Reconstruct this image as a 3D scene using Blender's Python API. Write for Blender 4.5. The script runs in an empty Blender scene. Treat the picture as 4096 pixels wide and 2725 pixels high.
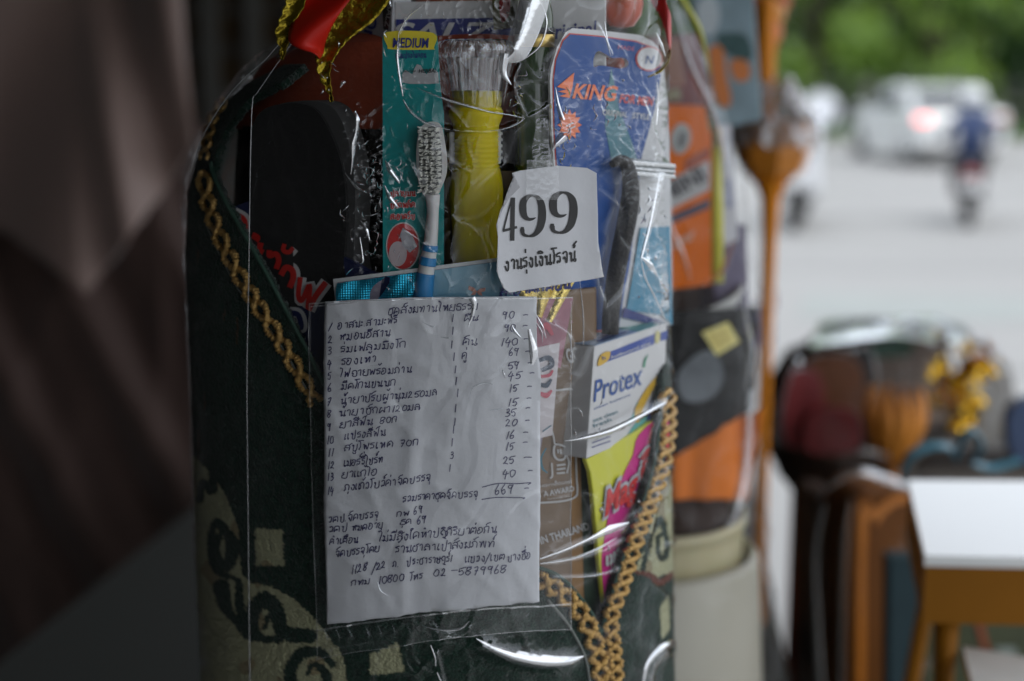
import bpy, bmesh, math, random
import numpy as np
from mathutils import Vector, Matrix
from mathutils.geometry import tessellate_polygon
random.seed(7); rng = np.random.default_rng(7)
R = math.radians
sc = bpy.context.scene
C = sc.collection
# ------------------------------------------------------------------ camera
F = 5689.0; PITCH = R(10.57)
CAM = np.array([0.0, 0.0, 1.6])
FW = np.array([0, math.cos(PITCH), -math.sin(PITCH)])
UP = np.array([0, math.sin(PITCH), math.cos(PITCH)])
RT = np.array([1.0, 0, 0])
cd = bpy.data.cameras.new('camera'); cam = bpy.data.objects.new('camera', cd); C.objects.link(cam)
cam.location = CAM; cam.rotation_euler = (R(90) - PITCH, 0, 0)
cd.lens = 50; cd.sensor_width = 36; cd.clip_start = 0.02; cd.clip_end = 600
cd.dof.use_dof = True; cd.dof.focus_distance = 0.672; cd.dof.aperture_fstop = 3.9
sc.camera = cam
# ------------------------------------------------------------------ light: overcast day under a shop roof
w = bpy.data.worlds.new('World'); sc.world = w; w.use_nodes = True
nt = w.node_tree; nt.nodes.clear()
sky = nt.nodes.new('ShaderNodeTexSky'); sky.sky_type = 'NISHITA'; sky.sun_disc = False
sky.sun_elevation = R(58); sky.sun_rotation = R(125); sky.air_density = 1.0; sky.dust_density = 4.0; sky.ozone_density = 1.0
mixw = nt.nodes.new('ShaderNodeMix'); mixw.data_type = 'RGBA'; mixw.inputs[0].default_value = 0.62
nt.links.new(sky.outputs[0], mixw.inputs[6]); mixw.inputs[7].default_value = (15.6, 16.5, 17.6, 1)
bg = nt.nodes.new('ShaderNodeBackground'); bg.inputs[1].default_value = 0.1
out = nt.nodes.new('ShaderNodeOutputWorld')
nt.links.new(mixw.outputs[2], bg.inputs[0]); nt.links.new(bg.outputs[0], out.inputs[0])
sl = bpy.data.lights.new('sun', 'SUN'); so = bpy.data.objects.new('sun', sl); C.objects.link(so)
sl.energy = 0.8; sl.angle = R(25); sl.color = (1, .97, .92)
az = R(125); el = R(58)
sd = Vector((math.sin(az) * math.cos(el), math.cos(az) * math.cos(el), math.sin(el)))
so.rotation_euler = sd.to_track_quat('Z', 'Y').to_euler()
sc.view_settings.view_transform = 'Standard'; sc.view_settings.look = 'None'
sc.view_settings.exposure = 0.45; sc.view_settings.gamma = 1.0; sc.view_settings.use_curve_mapping = False
sc.render.engine = 'CYCLES'
sc.cycles.use_denoising = True
sc.cycles.max_bounces = 10; sc.cycles.transparent_max_bounces = 24; sc.cycles.diffuse_bounces = 4; sc.cycles.glossy_bounces = 3
sc.cycles.transmission_bounces = 8
sc.cycles.caustics_reflective = False; sc.cycles.caustics_refractive = False; sc.cycles.sample_clamp_indirect = 6

# ------------------------------------------------------------------ geometry helpers
def rayv(px, py):
    px = np.asarray(px, float); py = np.asarray(py, float)
    a = (px - 2048) / F; b = -(py - 1362.5) / F
    return FW + a[..., None] * RT + b[..., None] * UP
def P(px, py, d):
    return CAM + np.asarray(d, float)[..., None] * rayv(px, py)
CX, CY = -0.046, 0.80
def cyl(r, cx=CX, cy=CY, b=None):
    """points where pixel rays meet an upright elliptic cylinder (nearest side)"""
    b = b or r; r = r * (1.055 if cx == CX else 1.0)
    def f(px, py):
        v = rayv(px, py)
        vx, vy = v[..., 0] / r, v[..., 1] / b
        ox, oy = -cx / r, -cy / b
        A = vx * vx + vy * vy; B = ox * vx + oy * vy; Cc = ox * ox + oy * oy - 1
        D = np.maximum(B * B - A * Cc, 0)
        t = (-B - np.sqrt(D)) / A
        return CAM + t[..., None] * v
    f.kind = 'cyl'; f.c = (cx, cy)
    return f
def offs(surf, eps):
    """the same surface moved eps towards the outside"""
    if surf.kind == 'cyl':
        def g(px, py):
            p = surf(px, py); n = p - np.array([surf.c[0], surf.c[1], 0]); n[..., 2] = 0
            n = n / np.maximum(np.linalg.norm(n, axis=-1, keepdims=True), 1e-9)
            return p + n * eps
        g.kind = 'cyl'; g.c = surf.c
    else:
        def g(px, py): return surf(px, py) + surf.n * eps
        g.kind = 'plane'; g.n = surf.n
    return g
def plane3(a, b, c):
    a, b, c = map(np.asarray, (a, b, c))
    n = np.cross(b - a, c - a); n = n / np.linalg.norm(n)
    if np.dot(n, CAM - a) < 0: n = -n
    def f(px, py):
        v = rayv(px, py)
        t = np.dot(a - CAM, n) / (v @ n)
        return CAM + t[..., None] * v
    f.kind = 'plane'; f.n = n
    return f
def chord(px1, px2, r, py=1000, lean=0.0):
    """upright plane through the cylinder of radius r at two pixel columns"""
    s = cyl(r); a = s(px1, py); b = s(px2, py)
    nrm = np.array([-(b - a)[1], (b - a)[0], 0]); nrm = nrm / np.linalg.norm(nrm)
    if np.dot(nrm, CAM - a) < 0: nrm = -nrm
    return plane3(a, b, a + np.array([0, 0, .1]) - nrm * lean * .1)
def facing(px, py, d, yaw=0, lean=0):
    a = P(px, py, d)
    u = np.array([math.cos(R(yaw)), math.sin(R(yaw)), 0])
    n0 = np.array([math.sin(R(yaw)), -math.cos(R(yaw)), 0])
    return plane3(a, a + u, a + np.array([0, 0, 1.0]) - n0 * math.tan(R(lean)))

base = {}
def setp(o, label=None, cat=None, group=None, kind=None):
    if label: o['label'] = label
    if cat: o['category'] = cat
    if group: o['group'] = group
    if kind: o['kind'] = kind
    return o
def thing(name, label, cat, loc=(0, 0, 0), group=None):
    o = bpy.data.objects.new(name, None); C.objects.link(o); o.location = loc; o.empty_display_size = .02
    base[o] = np.array(loc, float)
    return setp(o, label, cat, group)
def mk(name, V, Fc, mat, parent=None, smooth=False, mats=None, mi=None):
    V = np.asarray(V, float).reshape(-1, 3)
    if parent is not None:
        b = base[parent]
    else:
        b = V.mean(axis=0); b = np.array([b[0], b[1], V[:, 2].min()])
    me = bpy.data.meshes.new(name)
    me.from_pydata((V - b).tolist(), [], [tuple(int(i) for i in f) for f in Fc])
    for m in (mats or [mat]): me.materials.append(m)
    if mi is not None: me.polygons.foreach_set('material_index', np.asarray(mi, np.int32))
    if smooth: me.polygons.foreach_set('use_smooth', [True] * len(me.polygons))
    me.update()
    o = bpy.data.objects.new(name, me); C.objects.link(o)
    if parent is not None: o.parent = parent
    else: o.location = b
    base[o] = b
    return o
def gridfaces(nu, nv, closed=False):
    i, j = np.meshgrid(np.arange(nv - 1), np.arange(nu if closed else nu - 1), indexing='ij')
    a = i * nu + j; b = i * nu + (j + 1) % nu
    return np.stack([a, b, b + nu, a + nu], -1).reshape(-1, 4)
def slab(name, poly, surf, thick, mat, parent=None, smooth=False, bevel=0, holes=None):
    """solid sheet cut to a pixel outline on a surface, thickness going inwards"""
    poly = np.asarray(poly, float); n = len(poly)
    loops = [poly] + [np.asarray(h, float) for h in (holes or [])]
    tri = tessellate_polygon([[Vector((p[0], p[1], 0)) for p in lp] for lp in loops])
    allp = np.concatenate(loops)
    fr = surf(allp[:, 0], allp[:, 1]); bk = offs(surf, -thick)(allp[:, 0], allp[:, 1])
    if surf.kind == 'plane': bk = fr - surf.n * thick
    N = len(allp); Fc = []
    for t in tri:
        t = list(t)
        a, b, c = fr[t[0]], fr[t[1]], fr[t[2]]
        if np.dot(np.cross(b - a, c - a), CAM - a) < 0: t = t[::-1]
        Fc.append(tuple(t)); Fc.append((t[2] + N, t[1] + N, t[0] + N))
    k = 0
    for lp in loops:
        m = len(lp)
        for i in range(m):
            j = (i + 1) % m; Fc.append((k + i, k + i + N, k + j + N, k + j))
        k += m
    o = mk(name, np.concatenate([fr, bk]), Fc, mat, parent, smooth)
    bm = bmesh.new(); bm.from_mesh(o.data); bmesh.ops.recalc_face_normals(bm, faces=bm.faces); bm.to_mesh(o.data); bm.free()
    if bevel:
        bv = o.modifiers.new('bevel', 'BEVEL'); bv.width = bevel; bv.segments = 2; bv.limit_method = 'ANGLE'
    return o
def gridq(name, q, surf, mat, parent=None, nu=20, nv=20, disp=None, thick=0.0, smooth=True):
    """sheet through a pixel quad (tl,tr,br,bl) on a surface"""
    tl, tr, br, bl = [np.asarray(a, float) for a in q]
    u, v = np.meshgrid(np.linspace(0, 1, nu), np.linspace(0, 1, nv))
    uu, vv = u[..., None], v[..., None]
    pp = (tl * (1 - uu) + tr * uu) * (1 - vv) + (bl * (1 - uu) + br * uu) * vv
    p = surf(pp[..., 0], pp[..., 1])
    if disp is not None:
        q2 = offs(surf, 1.0)(pp[..., 0], pp[..., 1]) - p
        p = p + q2 * disp(u, v)[..., None]
    o = mk(name, p.reshape(-1, 3), gridfaces(nu, nv), mat, parent, smooth)
    if thick:
        s = o.modifiers.new('solid', 'SOLIDIFY'); s.thickness = thick; s.offset = 1
    return o
def smoothline(pts, n=8, closed=False):
    pts = [np.asarray(p, float) for p in pts]
    if len(pts) < 3 and not closed: 
        return np.array([pts[0] + (pts[-1] - pts[0]) * t for t in np.linspace(0, 1, n + 1)])
    if closed: ext = [pts[-1]] + pts + [pts[0], pts[1]]
    else: ext = [2 * pts[0] - pts[1]] + pts + [2 * pts[-1] - pts[-2]]
    outp = []
    for i in range(1, len(ext) - 2):
        a, b, c, d = ext[i - 1:i + 3]
        for k in range(n):
            t = k / n
            outp.append(.5 * (2 * b + (c - a) * t + (2 * a - 5 * b + 4 * c - d) * t * t + (3 * b - a - 3 * c + d) * t ** 3))
    if not closed: outp.append(ext[-2])
    return np.array(outp)
def ribbons(name, lines, surf, mat, parent=None, eps=3e-4, bow=0.0, smooth=False):
    """flat ink strokes: each line = (pts Nx2 px, width px or per-point widths)"""
    s = offs(surf, eps); V = []; Fc = []; k = 0
    for pts, wd in lines:
        pts = np.asarray(pts, float)
        if len(pts) < 2: continue
        wd = np.broadcast_to(np.asarray(wd, float), (len(pts),)) if np.ndim(wd) == 0 else np.interp(np.linspace(0, 1, len(pts)), np.linspace(0, 1, len(wd)), wd)
        t = np.gradient(pts, axis=0); t /= np.maximum(np.linalg.norm(t, axis=1, keepdims=True), 1e-6)
        nn = np.stack([-t[:, 1], t[:, 0]], 1)
        cols = np.array([-.5, .5]) if not bow else np.linspace(-.5, .5, 7)
        g = pts[:, None, :] + nn[:, None, :] * (wd[:, None, None] * cols[None, :, None])
        p = s(g[..., 0], g[..., 1])
        if bow:
            q2 = offs(surf, eps + 1.0)(g[..., 0], g[..., 1]) - p
            p = p + q2 * (bow * (1 - (2 * cols) ** 2)[None, :] * (wd / max(wd.max(), 1))[:, None])[..., None]
        V.append(p.reshape(-1, 3)); Fc.append(gridfaces(len(cols), len(pts)) + k); k += len(pts) * len(cols)
    return mk(name, np.concatenate(V), np.concatenate(Fc), mat, parent, smooth or bool(bow))
def tube(name, pts, rad, mat, parent=None, seg=8, smooth=True, V0=None):
    V, Fc = tubegeo(pts, rad, seg)
    return mk(name, V, Fc, mat, parent, smooth)
def tubegeo(pts, rad, seg=8):
    pts = np.asarray(pts, float); n = len(pts); rad = np.broadcast_to(rad, (n,))
    t = np.gradient(pts, axis=0); t /= np.maximum(np.linalg.norm(t, axis=1, keepdims=True), 1e-9)
    ref = np.array([0.13, -0.98, 0.1]);
    a = np.cross(t, ref); a /= np.maximum(np.linalg.norm(a, axis=1, keepdims=True), 1e-6); b = np.cross(t, a)
    th = np.linspace(0, 2 * np.pi, seg, endpoint=False)
    V = pts[:, None] + (a[:, None] * np.cos(th)[None, :, None] + b[:, None] * np.sin(th)[None, :, None]) * rad[:, None, None]
    Fc = [tuple(f) for f in gridfaces(seg, n, True)]
    Fc.append(tuple(range(seg))[::-1]); Fc.append(tuple(range((n - 1) * seg, n * seg)))
    return V.reshape(-1, 3), Fc
def lathe(name, prof, c, mat, parent=None, seg=48, smooth=True, ax=None, mod=None, cap=True, tilt=None):
    """profile [(r,z)..] spun about a vertical axis through c; tilt = rotation matrix about c"""
    prof = np.asarray(prof, float); th = np.linspace(0, 2 * np.pi, seg, endpoint=False)
    r = prof[:, 0][:, None] * np.ones(seg); z = prof[:, 1][:, None] * np.ones(seg)
    if mod is not None: r = r * mod(th[None, :], prof[:, 1][:, None])
    V = np.stack([r * np.cos(th), r * np.sin(th), z], -1).reshape(-1, 3)
    if tilt is not None: V = V @ np.array(tilt).T
    V = V + np.asarray(c)
    Fc = [tuple(f) for f in gridfaces(seg, len(prof), True)]
    if cap:
        Fc.append(tuple(range(seg))[::-1]); Fc.append(tuple(range((len(prof) - 1) * seg, len(prof) * seg)))
    return mk(name, V, Fc, mat, parent, smooth)
def box(name, c, s, mat, parent=None, yaw=0, bevel=0, smooth=False):
    """box with centre c, full size s"""
    V = np.array([[x, y, z] for x in (-.5, .5) for y in (-.5, .5) for z in (-.5, .5)]) * np.asarray(s)
    cy_, sy_ = math.cos(R(yaw)), math.sin(R(yaw))
    V = V @ np.array([[cy_, sy_, 0], [-sy_, cy_, 0], [0, 0, 1]]) + np.asarray(c)
    Fc = [(0, 1, 3, 2), (4, 6, 7, 5), (0, 4, 5, 1), (2, 3, 7, 6), (0, 2, 6, 4), (1, 5, 7, 3)]
    o = mk(name, V, Fc, mat, parent, smooth)
    if bevel:
        b = o.modifiers.new('bevel', 'BEVEL'); b.width = bevel; b.segments = 2
    return o
def noise2(x, y, seed=0):
    x = np.asarray(x, float); y = np.asarray(y, float)
    xi = np.floor(x).astype(int); yi = np.floor(y).astype(int); xf = x - xi; yf = y - yi
    def g(ix, iy):
        h = (ix * 374761393 + iy * 668265263 + seed * 1442695041) & 0xffffffff
        h = ((h ^ (h >> 13)) * 1274126177) & 0xffffffff; h = h ^ (h >> 16)
        a = (h & 0xffff) / 65536.0 * 2 * np.pi
        return np.cos(a), np.sin(a)
    u = xf ** 3 * (xf * (xf * 6 - 15) + 10); v = yf ** 3 * (yf * (yf * 6 - 15) + 10)
    def d(ox, oy):
        gx, gy = g(xi + ox, yi + oy); return gx * (xf - ox) + gy * (yf - oy)
    return (d(0, 0) * (1 - u) + d(1, 0) * u) * (1 - v) + (d(0, 1) * (1 - u) + d(1, 1) * u) * v

# ------------------------------------------------------------------ materials
def srgb(h):
    h = h.lstrip('#'); c = [int(h[i:i + 2], 16) / 255 for i in (0, 2, 4)]
    return tuple((x / 12.92 if x <= .04045 else ((x + .055) / 1.055) ** 2.4) for x in c) + (1,)
MATS = {}
def mat(name, col, rough=.5, metal=0, spec=.5, bump=0, bscale=60, var=.12, vscale=9, coat=0, emit=0, sheen=0, trans=0, sub=0):
    if name in MATS: return MATS[name]
    m = bpy.data.materials.new(name); m.use_nodes = True; t = m.node_tree; b = t.nodes['Principled BSDF']
    if isinstance(col, str): col = srgb(col)
    if len(col) == 3: col = tuple(col) + (1,)
    b.inputs['Roughness'].default_value = rough; b.inputs['Metallic'].default_value = metal
    b.inputs['Specular IOR Level'].default_value = spec
    b.inputs['Coat Weight'].default_value = coat; b.inputs['Coat Roughness'].default_value = .1
    b.inputs['Sheen Weight'].default_value = sheen
    b.inputs['Transmission Weight'].default_value = trans
    b.inputs['Subsurface Weight'].default_value = sub; b.inputs['Subsurface Scale'].default_value = .01
    tc = t.nodes.new('ShaderNodeTexCoord')
    if var:
        n = t.nodes.new('ShaderNodeTexNoise'); n.inputs['Scale'].default_value = vscale; n.inputs['Detail'].default_value = 6
        n.inputs['Roughness'].default_value = .65
        mx = t.nodes.new('ShaderNodeMix'); mx.data_type = 'RGBA'
        t.links.new(tc.outputs['Object'], n.inputs['Vector'])
        mx.inputs[6].default_value = tuple(c * (1 - var) for c in col[:3]) + (1,)
        mx.inputs[7].default_value = tuple(min(1, c * (1 + var)) for c in col[:3]) + (1,)
        t.links.new(n.outputs[0], mx.inputs[0]); t.links.new(mx.outputs[2], b.inputs['Base Color'])
    else: b.inputs['Base Color'].default_value = col
    if bump:
        n2 = t.nodes.new('ShaderNodeTexNoise'); n2.inputs['Scale'].default_value = bscale; n2.inputs['Detail'].default_value = 5
        bp = t.nodes.new('ShaderNodeBump'); bp.inputs['Strength'].default_value = bump; bp.inputs['Distance'].default_value = .002
        t.links.new(tc.outputs['Object'], n2.inputs['Vector']); t.links.new(n2.outputs[0], bp.inputs['Height']); t.links.new(bp.outputs[0], b.inputs['Normal'])
    if emit:
        b.inputs['Emission Color'].default_value = col; b.inputs['Emission Strength'].default_value = emit
    MATS[name] = m; return m
def film_mat(name, gain=1.0, haze=.02, rough=.06, tint=(1, 1, 1), ior=1.5, base_gloss=0.0, bump=.25, bscale=90, gloss_masked=False):
    if name in MATS: return MATS[name]
    m = bpy.data.materials.new(name); m.use_nodes = True; t = m.node_tree; t.nodes.clear()
    o = t.nodes.new('ShaderNodeOutputMaterial')
    tr = t.nodes.new('ShaderNodeBsdfTransparent'); tr.inputs[0].default_value = tuple(tint) + (1,)
    gl = t.nodes.new('ShaderNodeBsdfGlossy'); gl.inputs['Roughness'].default_value = rough
    gl.inputs[0].default_value = (.95, .97, 1, 1)
    df = t.nodes.new('ShaderNodeBsdfDiffuse'); df.inputs[0].default_value = (.8, .83, .85, 1)
    lw_ = t.nodes.new('ShaderNodeLayerWeight'); lw_.inputs['Blend'].default_value = .5
    pw_ = t.nodes.new('ShaderNodeMath'); pw_.operation = 'POWER'; pw_.inputs[1].default_value = 5
    fr = t.nodes.new('ShaderNodeMath'); fr.operation = 'MULTIPLY_ADD'; fr.inputs[1].default_value = .95; fr.inputs[2].default_value = .045
    t.links.new(lw_.outputs['Facing'], pw_.inputs[0]); t.links.new(pw_.outputs[0], fr.inputs[0])
    ml = t.nodes.new('ShaderNodeMath'); ml.operation = 'MULTIPLY_ADD'; ml.use_clamp = True
    ml.inputs[1].default_value = gain; ml.inputs[2].default_value = base_gloss
    tc = t.nodes.new('ShaderNodeTexCoord')
    n = t.nodes.new('ShaderNodeTexNoise'); n.inputs['Scale'].default_value = bscale; n.inputs['Detail'].default_value = 3
    bp = t.nodes.new('ShaderNodeBump'); bp.inputs['Strength'].default_value = bump; bp.inputs['Distance'].default_value = .001
    t.links.new(tc.outputs['Object'], n.inputs['Vector']); t.links.new(n.outputs[0], bp.inputs['Height'])
    t.links.new(bp.outputs[0], gl.inputs['Normal'])
    if gloss_masked:
        la = t.nodes.new('ShaderNodeAttribute'); la.attribute_name = 'gloss_mask'  # mask raises gloss where glare is painted in
        lm = t.nodes.new('ShaderNodeMath'); lm.operation = 'MULTIPLY'; lm.inputs[1].default_value = gain
        t.links.new(la.outputs['Fac'], lm.inputs[0]); t.links.new(lm.outputs[0], ml.inputs[1])
    m1 = t.nodes.new('ShaderNodeMixShader'); m1.inputs[0].default_value = haze
    m2 = t.nodes.new('ShaderNodeMixShader')
    t.links.new(fr.outputs[0], ml.inputs[0]); t.links.new(ml.outputs[0], m2.inputs[0])
    t.links.new(tr.outputs[0], m1.inputs[1]); t.links.new(df.outputs[0], m1.inputs[2])
    t.links.new(m1.outputs[0], m2.inputs[1]); t.links.new(gl.outputs[0], m2.inputs[2])
    t.links.new(m2.outputs[0], o.inputs[0]); MATS[name] = m; return m
def leaf_mat(name, col):
    m = mat(name, col, .5, var=.75, vscale=.7); t = m.node_tree; b = t.nodes['Principled BSDF']; o = t.nodes['Material Output']
    tl = t.nodes.new('ShaderNodeBsdfTranslucent'); tl.inputs[0].default_value = (min(1, col[0] * 2.3), min(1, col[1] * 2.0), col[2] * 1.6, 1)
    mx = t.nodes.new('ShaderNodeAddShader'); t.links.new(b.outputs[0], mx.inputs[0]); t.links.new(tl.outputs[0], mx.inputs[1]); t.links.new(mx.outputs[0], o.inputs[0]); return m
film = film_mat('clear_film', gain=.22, haze=.002, rough=.045, bump=.10, gloss_masked=True)
film_plain = film_mat('clear_film_back', gain=.25, haze=.003, rough=.05, bump=.1)
fold = film_mat('glint_film', gain=4.0, haze=.20, rough=.12, base_gloss=.45)  # extra haze and gloss, for strips that paint highlights on the film
sleeve = film_mat('clear_sleeve', gain=.6, haze=.004, bump=.08)
tape = film_mat('clear_tape', gain=1.6, haze=.04, rough=.12, bump=.6, bscale=400)
farfilm = film_mat('loose_film', gain=.35, haze=.010, rough=.10, bump=.25, bscale=40)

# ------------------------------------------------------------------ lettering
def textmesh(s, size=1, shear=0, offset=0.0):
    cu = bpy.data.curves.new('t', 'FONT'); cu.body = s; cu.size = size; cu.shear = shear; cu.offset = offset; cu.resolution_u = 3
    ob = bpy.data.objects.new('t', cu); C.objects.link(ob)
    dg = bpy.context.evaluated_depsgraph_get(); ev = ob.evaluated_get(dg); me = ev.to_mesh()
    V = np.array([v.co[:] for v in me.vertices]).reshape(-1, 3)[:, :2]; Fc = [tuple(p.vertices) for p in me.polygons]
    ev.to_mesh_clear(); bpy.data.objects.remove(ob); bpy.data.curves.remove(cu)
    return V, Fc
def text(s, bl, br, h, surf, m, parent, name='lettering', shear=0, offset=0.0, eps=4e-4, up=None):
    """set s so it runs from pixel bl to pixel br with cap height h px"""
    V, Fc = textmesh(s, 1, shear, offset)
    if not len(V): return None
    w0, w1 = V[:, 0].min(), V[:, 0].max(); hh = .70
    bl = np.asarray(bl, float); br = np.asarray(br, float)
    ex = (br - bl) / (w1 - w0)
    if up is None:
        up = np.array([ex[1], -ex[0]]); up = up / np.linalg.norm(up)
    up = np.asarray(up, float) * h / hh
    pp = bl + (V[:, :1] - w0) * ex + V[:, 1:] * up
    v3 = offs(surf, eps)(pp[:, 0], pp[:, 1])
    return mk(name, v3, Fc, m, parent)
GL = {
'ก': ("1,0 1,6 0,7 2,10 5,10 6,7 6,0", 8), 'ข': ("2,8 1,9 1,7 3,9 2,0 6,0 6,10", 8), 'ค': ("3,5 4,6 4,4 1,3 1,0 1,7 3,10 6,9 7,6 7,0", 9),
'ฆ': ("1,8 2,9 3,8 1,6 3,4 1,1 2,0 3,2 7,0 7,10", 9), 'ง': ("4,8 3,9 3,7 5,8 5,1 3,0 1,5", 7), 'จ': ("1,8 3,10 6,9 6,1 5,0 4,4 3,5 2,4 4,3", 8),
'ช': ("1,8 2,9 3,8 1,6 2,0 6,0 6,7 4,9 8,11", 8), 'ซ': ("1,8 2,9 3,8 2,6 3,0 7,0 7,7 4,9 9,11", 9), 'ฎ': ("3,4 2,3 4,3 1,5 3,10 6,9 7,6 7,-2 4,-2 9,-4", 9),
'ฏ': ("3,4 2,3 4,3 1,5 3,10 6,9 7,6 7,-2 4,-2 9,-4", 9), 'ฑ': ("2,9 1,8 3,7 3,0 5,9 8,8 8,0", 9), 'ณ': ("2,9 1,8 3,8 3,0 5,8 6,9 7,3 9,0 9,10", 11),
'ญ': ("2,0 1,6 3,10 5,8 5,0 8,0 8,10", 10), 'ด': ("4,5 3,4 4,3 5,4 2,3 1,0 1,7 3,10 6,9 7,6 7,0", 9), 'ต': ("4,5 3,4 4,3 5,4 2,3 1,0 1,8 3,10 4,8 6,10 7,7 7,0", 9),
'ถ': ("2,0 1,1 2,2 3,1 2,6 1,7 3,10 6,9 7,6 7,0", 9), 'ท': ("2,9 1,8 2,7 3,8 3,0 6,9 7,8 7,0", 9), 'ธ': ("7,10 3,10 1,7 6,6 6,0 1,0 1,4", 8),
'น': ("2,9 1,8 2,7 3,8 3,0 5,2 6,0 8,0 8,2 7,2 7,10", 9), 'บ': ("2,9 1,8 2,7 3,8 3,0 7,0 7,10", 9), 'ป': ("2,9 1,8 2,7 3,8 3,0 7,0 7,14", 9),
'ผ': ("2,8 3,9 1,9 1,0 4,5 7,0 7,10", 9), 'ฝ': ("2,8 3,9 1,9 1,0 4,5 7,0 7,14", 9), 'พ': ("2,9 1,8 3,8 3,0 5,7 7,0 8,10", 10), 'ฟ': ("2,9 1,8 3,8 3,0 5,7 7,0 8,15", 10),
'ภ': ("1,0 0,1 1,2 2,1 2,6 1,7 3,10 6,9 7,6 7,0", 9), 'ม': ("2,9 1,8 2,7 3,8 3,1 2,0 1,1 3,2 7,0 7,10", 9), 'ย': ("3,9 1,9 1,7 3,6 1,4 1,1 3,0 7,0 7,10", 9),
'ร': ("3,0 2,1 3,2 5,1 5,6 1,7 2,9 6,10", 7), 'ล': ("2,0 1,1 2,2 3,1 1,5 4,6 7,4 7,0 7,7 4,10 1,8", 9), 'ว': ("3,0 2,1 3,2 5,1 5,8 3,10 1,8", 7),
'ส': ("2,0 1,1 2,2 3,1 1,5 4,6 7,4 7,0 7,7 4,10 1,8|5,9 9,12", 9), 'ห': ("2,9 1,8 2,7 3,8 3,0 3,4 6,9 8,9 7,7 6,6 7,0", 9), 'อ': ("2,6 3,7 3,5 1,4 2,0 5,0 7,4 6,9 3,10 1,8", 9),
'ษ': ("2,9 1,8 2,7 3,8 3,0 7,0 7,10|4,5 9,7", 9), 'ฉ': ("2,6 1,5 3,5 2,2 4,0 7,1 7,8 4,10 1,8", 9),
'ะ': ("1,7 2,8 3,7 1,7|1,2 2,3 3,2 1,2", 5), 'า': ("1,8 3,10 5,8 5,0", 7), 'แ': ("1,10 1,1 2,0 3,1 1,2|5,10 5,1 6,0 7,1 5,2", 8), 'เ': ("2,10 2,1 3,0 4,1 2,2", 5), 'โ': ("3,0 2,1 3,4 2,13 -1,15 6,15", 5), 'ไ': ("3,0 2,2 3,13 -1,16 0,14", 5),
'ใ': ("3,0 2,2 2,12 4,15 1,16 1,13", 5),
'ิ': ("-8,12 -5,14 -2,12 -8,12", 0), 'ี': ("-8,12 -5,14 -2,12 -8,12|-2,12 -2,16", 0), 'ื': ("-8,12 -5,14 -2,12 -8,12|-4,13 -4,16|-2,12 -2,16", 0), 'ึ': ("-8,12 -5,14 -2,12 -8,12|-2,14 -1,15", 0),
'ั': ("-7,13 -6,12 -5,14 -1,16", 0), '่': ("-3,14 -3,18", 0), '้': ("-5,16 -4,17 -3,15 -1,19", 0), '์': ("-4,14 -3,13 -2,15 -4,15 0,19", 0), '็': ("-6,13 -4,15 -2,13 0,16", 0),
'ุ': ("-2,-2 -2,-6", 0), 'ู': ("-5,-2 -4,-5 -2,-5 -2,-2", 0), 'ำ': ("-4,13 -3,14 -4,15 -5,14|1,8 3,10 5,8 5,0", 7),
'0': ("3,10 1,7 1,3 3,0 6,2 6,8 3,10", 8), '1': ("3,11 2,-1", 5), '2': ("1,7 3,10 5,8 4,4 1,0 3,1 7,0", 8), '3': ("1,9 4,10 5,7 2,5 6,4 5,0 1,0", 8), '4': ("3,11 1,4 7,5|5,8 4,-3", 8),
'5': ("2,9 1,5 4,6 6,3 4,0 1,1|2,9 8,10", 8), '6': ("4,12 1,5 2,0 5,1 4,5 1,3", 7), '7': ("1,9 6,10 3,-1|2,5 6,5", 8), '8': ("6,10 2,10 2,6 6,4 4,0 1,3 6,8 6,11", 8), '9': ("5,9 2,10 1,7 4,6 6,10 5,4 5,-1", 8),
'-': ("0,7 7,7", 10), '/': ("6,13 0,-5", 6), '.': ("1,1 2,0", 4), ' ': ("", 7), 'b': ("2,12 1,3 3,0 5,3 2,5", 7),
}
TALL = set('ิีืึั')
def handlines(s, bl, br, sc_y, wd, jit=.25, slant=.12, n=5):
    adv = 0; last = None; items = []
    for ch in s:
        g, a = GL.get(ch, ("", 6)); lift = 4 if (ch in '่้์' and last in TALL) else 0
        for st in g.split('|'):
            if not st: continue
            pts = [tuple(map(float, q.split(','))) for q in st.split()]
            pts = [(adv + x + random.gauss(0, jit) + y * slant, y + lift + random.gauss(0, jit)) for x, y in pts]
            items.append(pts)
        adv += a * (1 + random.gauss(0, .06)); last = ch
    bl = np.asarray(bl, float); br = np.asarray(br, float); ex = (br - bl) / max(adv - 1, 1)
    up = np.array([0.0, -sc_y / 10]); res = []
    for pts in items:
        q = np.array([bl + x * ex + y * up for x, y in pts])
        res.append((smoothline(q, n), wd))
    return res
def strip(pts, wds, n=8):
    return (smoothline(pts, n), wds)

exec_parts = []
# ================================================================== SETTING
conc = mat('street_concrete', (.28, .278, .272), .75, bump=.3, bscale=30, var=.14, vscale=.35)
S = mk('ground', [(-150, -60, -.012), (150, -60, -.012), (150, 300, -.012), (-150, 300, -.012)], [(0, 1, 2, 3)], mat('ground_soil', (.16, .15, .10), .95, var=.3, vscale=.4)); setp(S, kind='structure')
S = mk('street', [(-30, -40, 0), (60, -40, 0), (60, 33.5, 0), (-30, 33.5, 0)], [(0, 1, 2, 3)], conc); setp(S, kind='structure')
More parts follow.
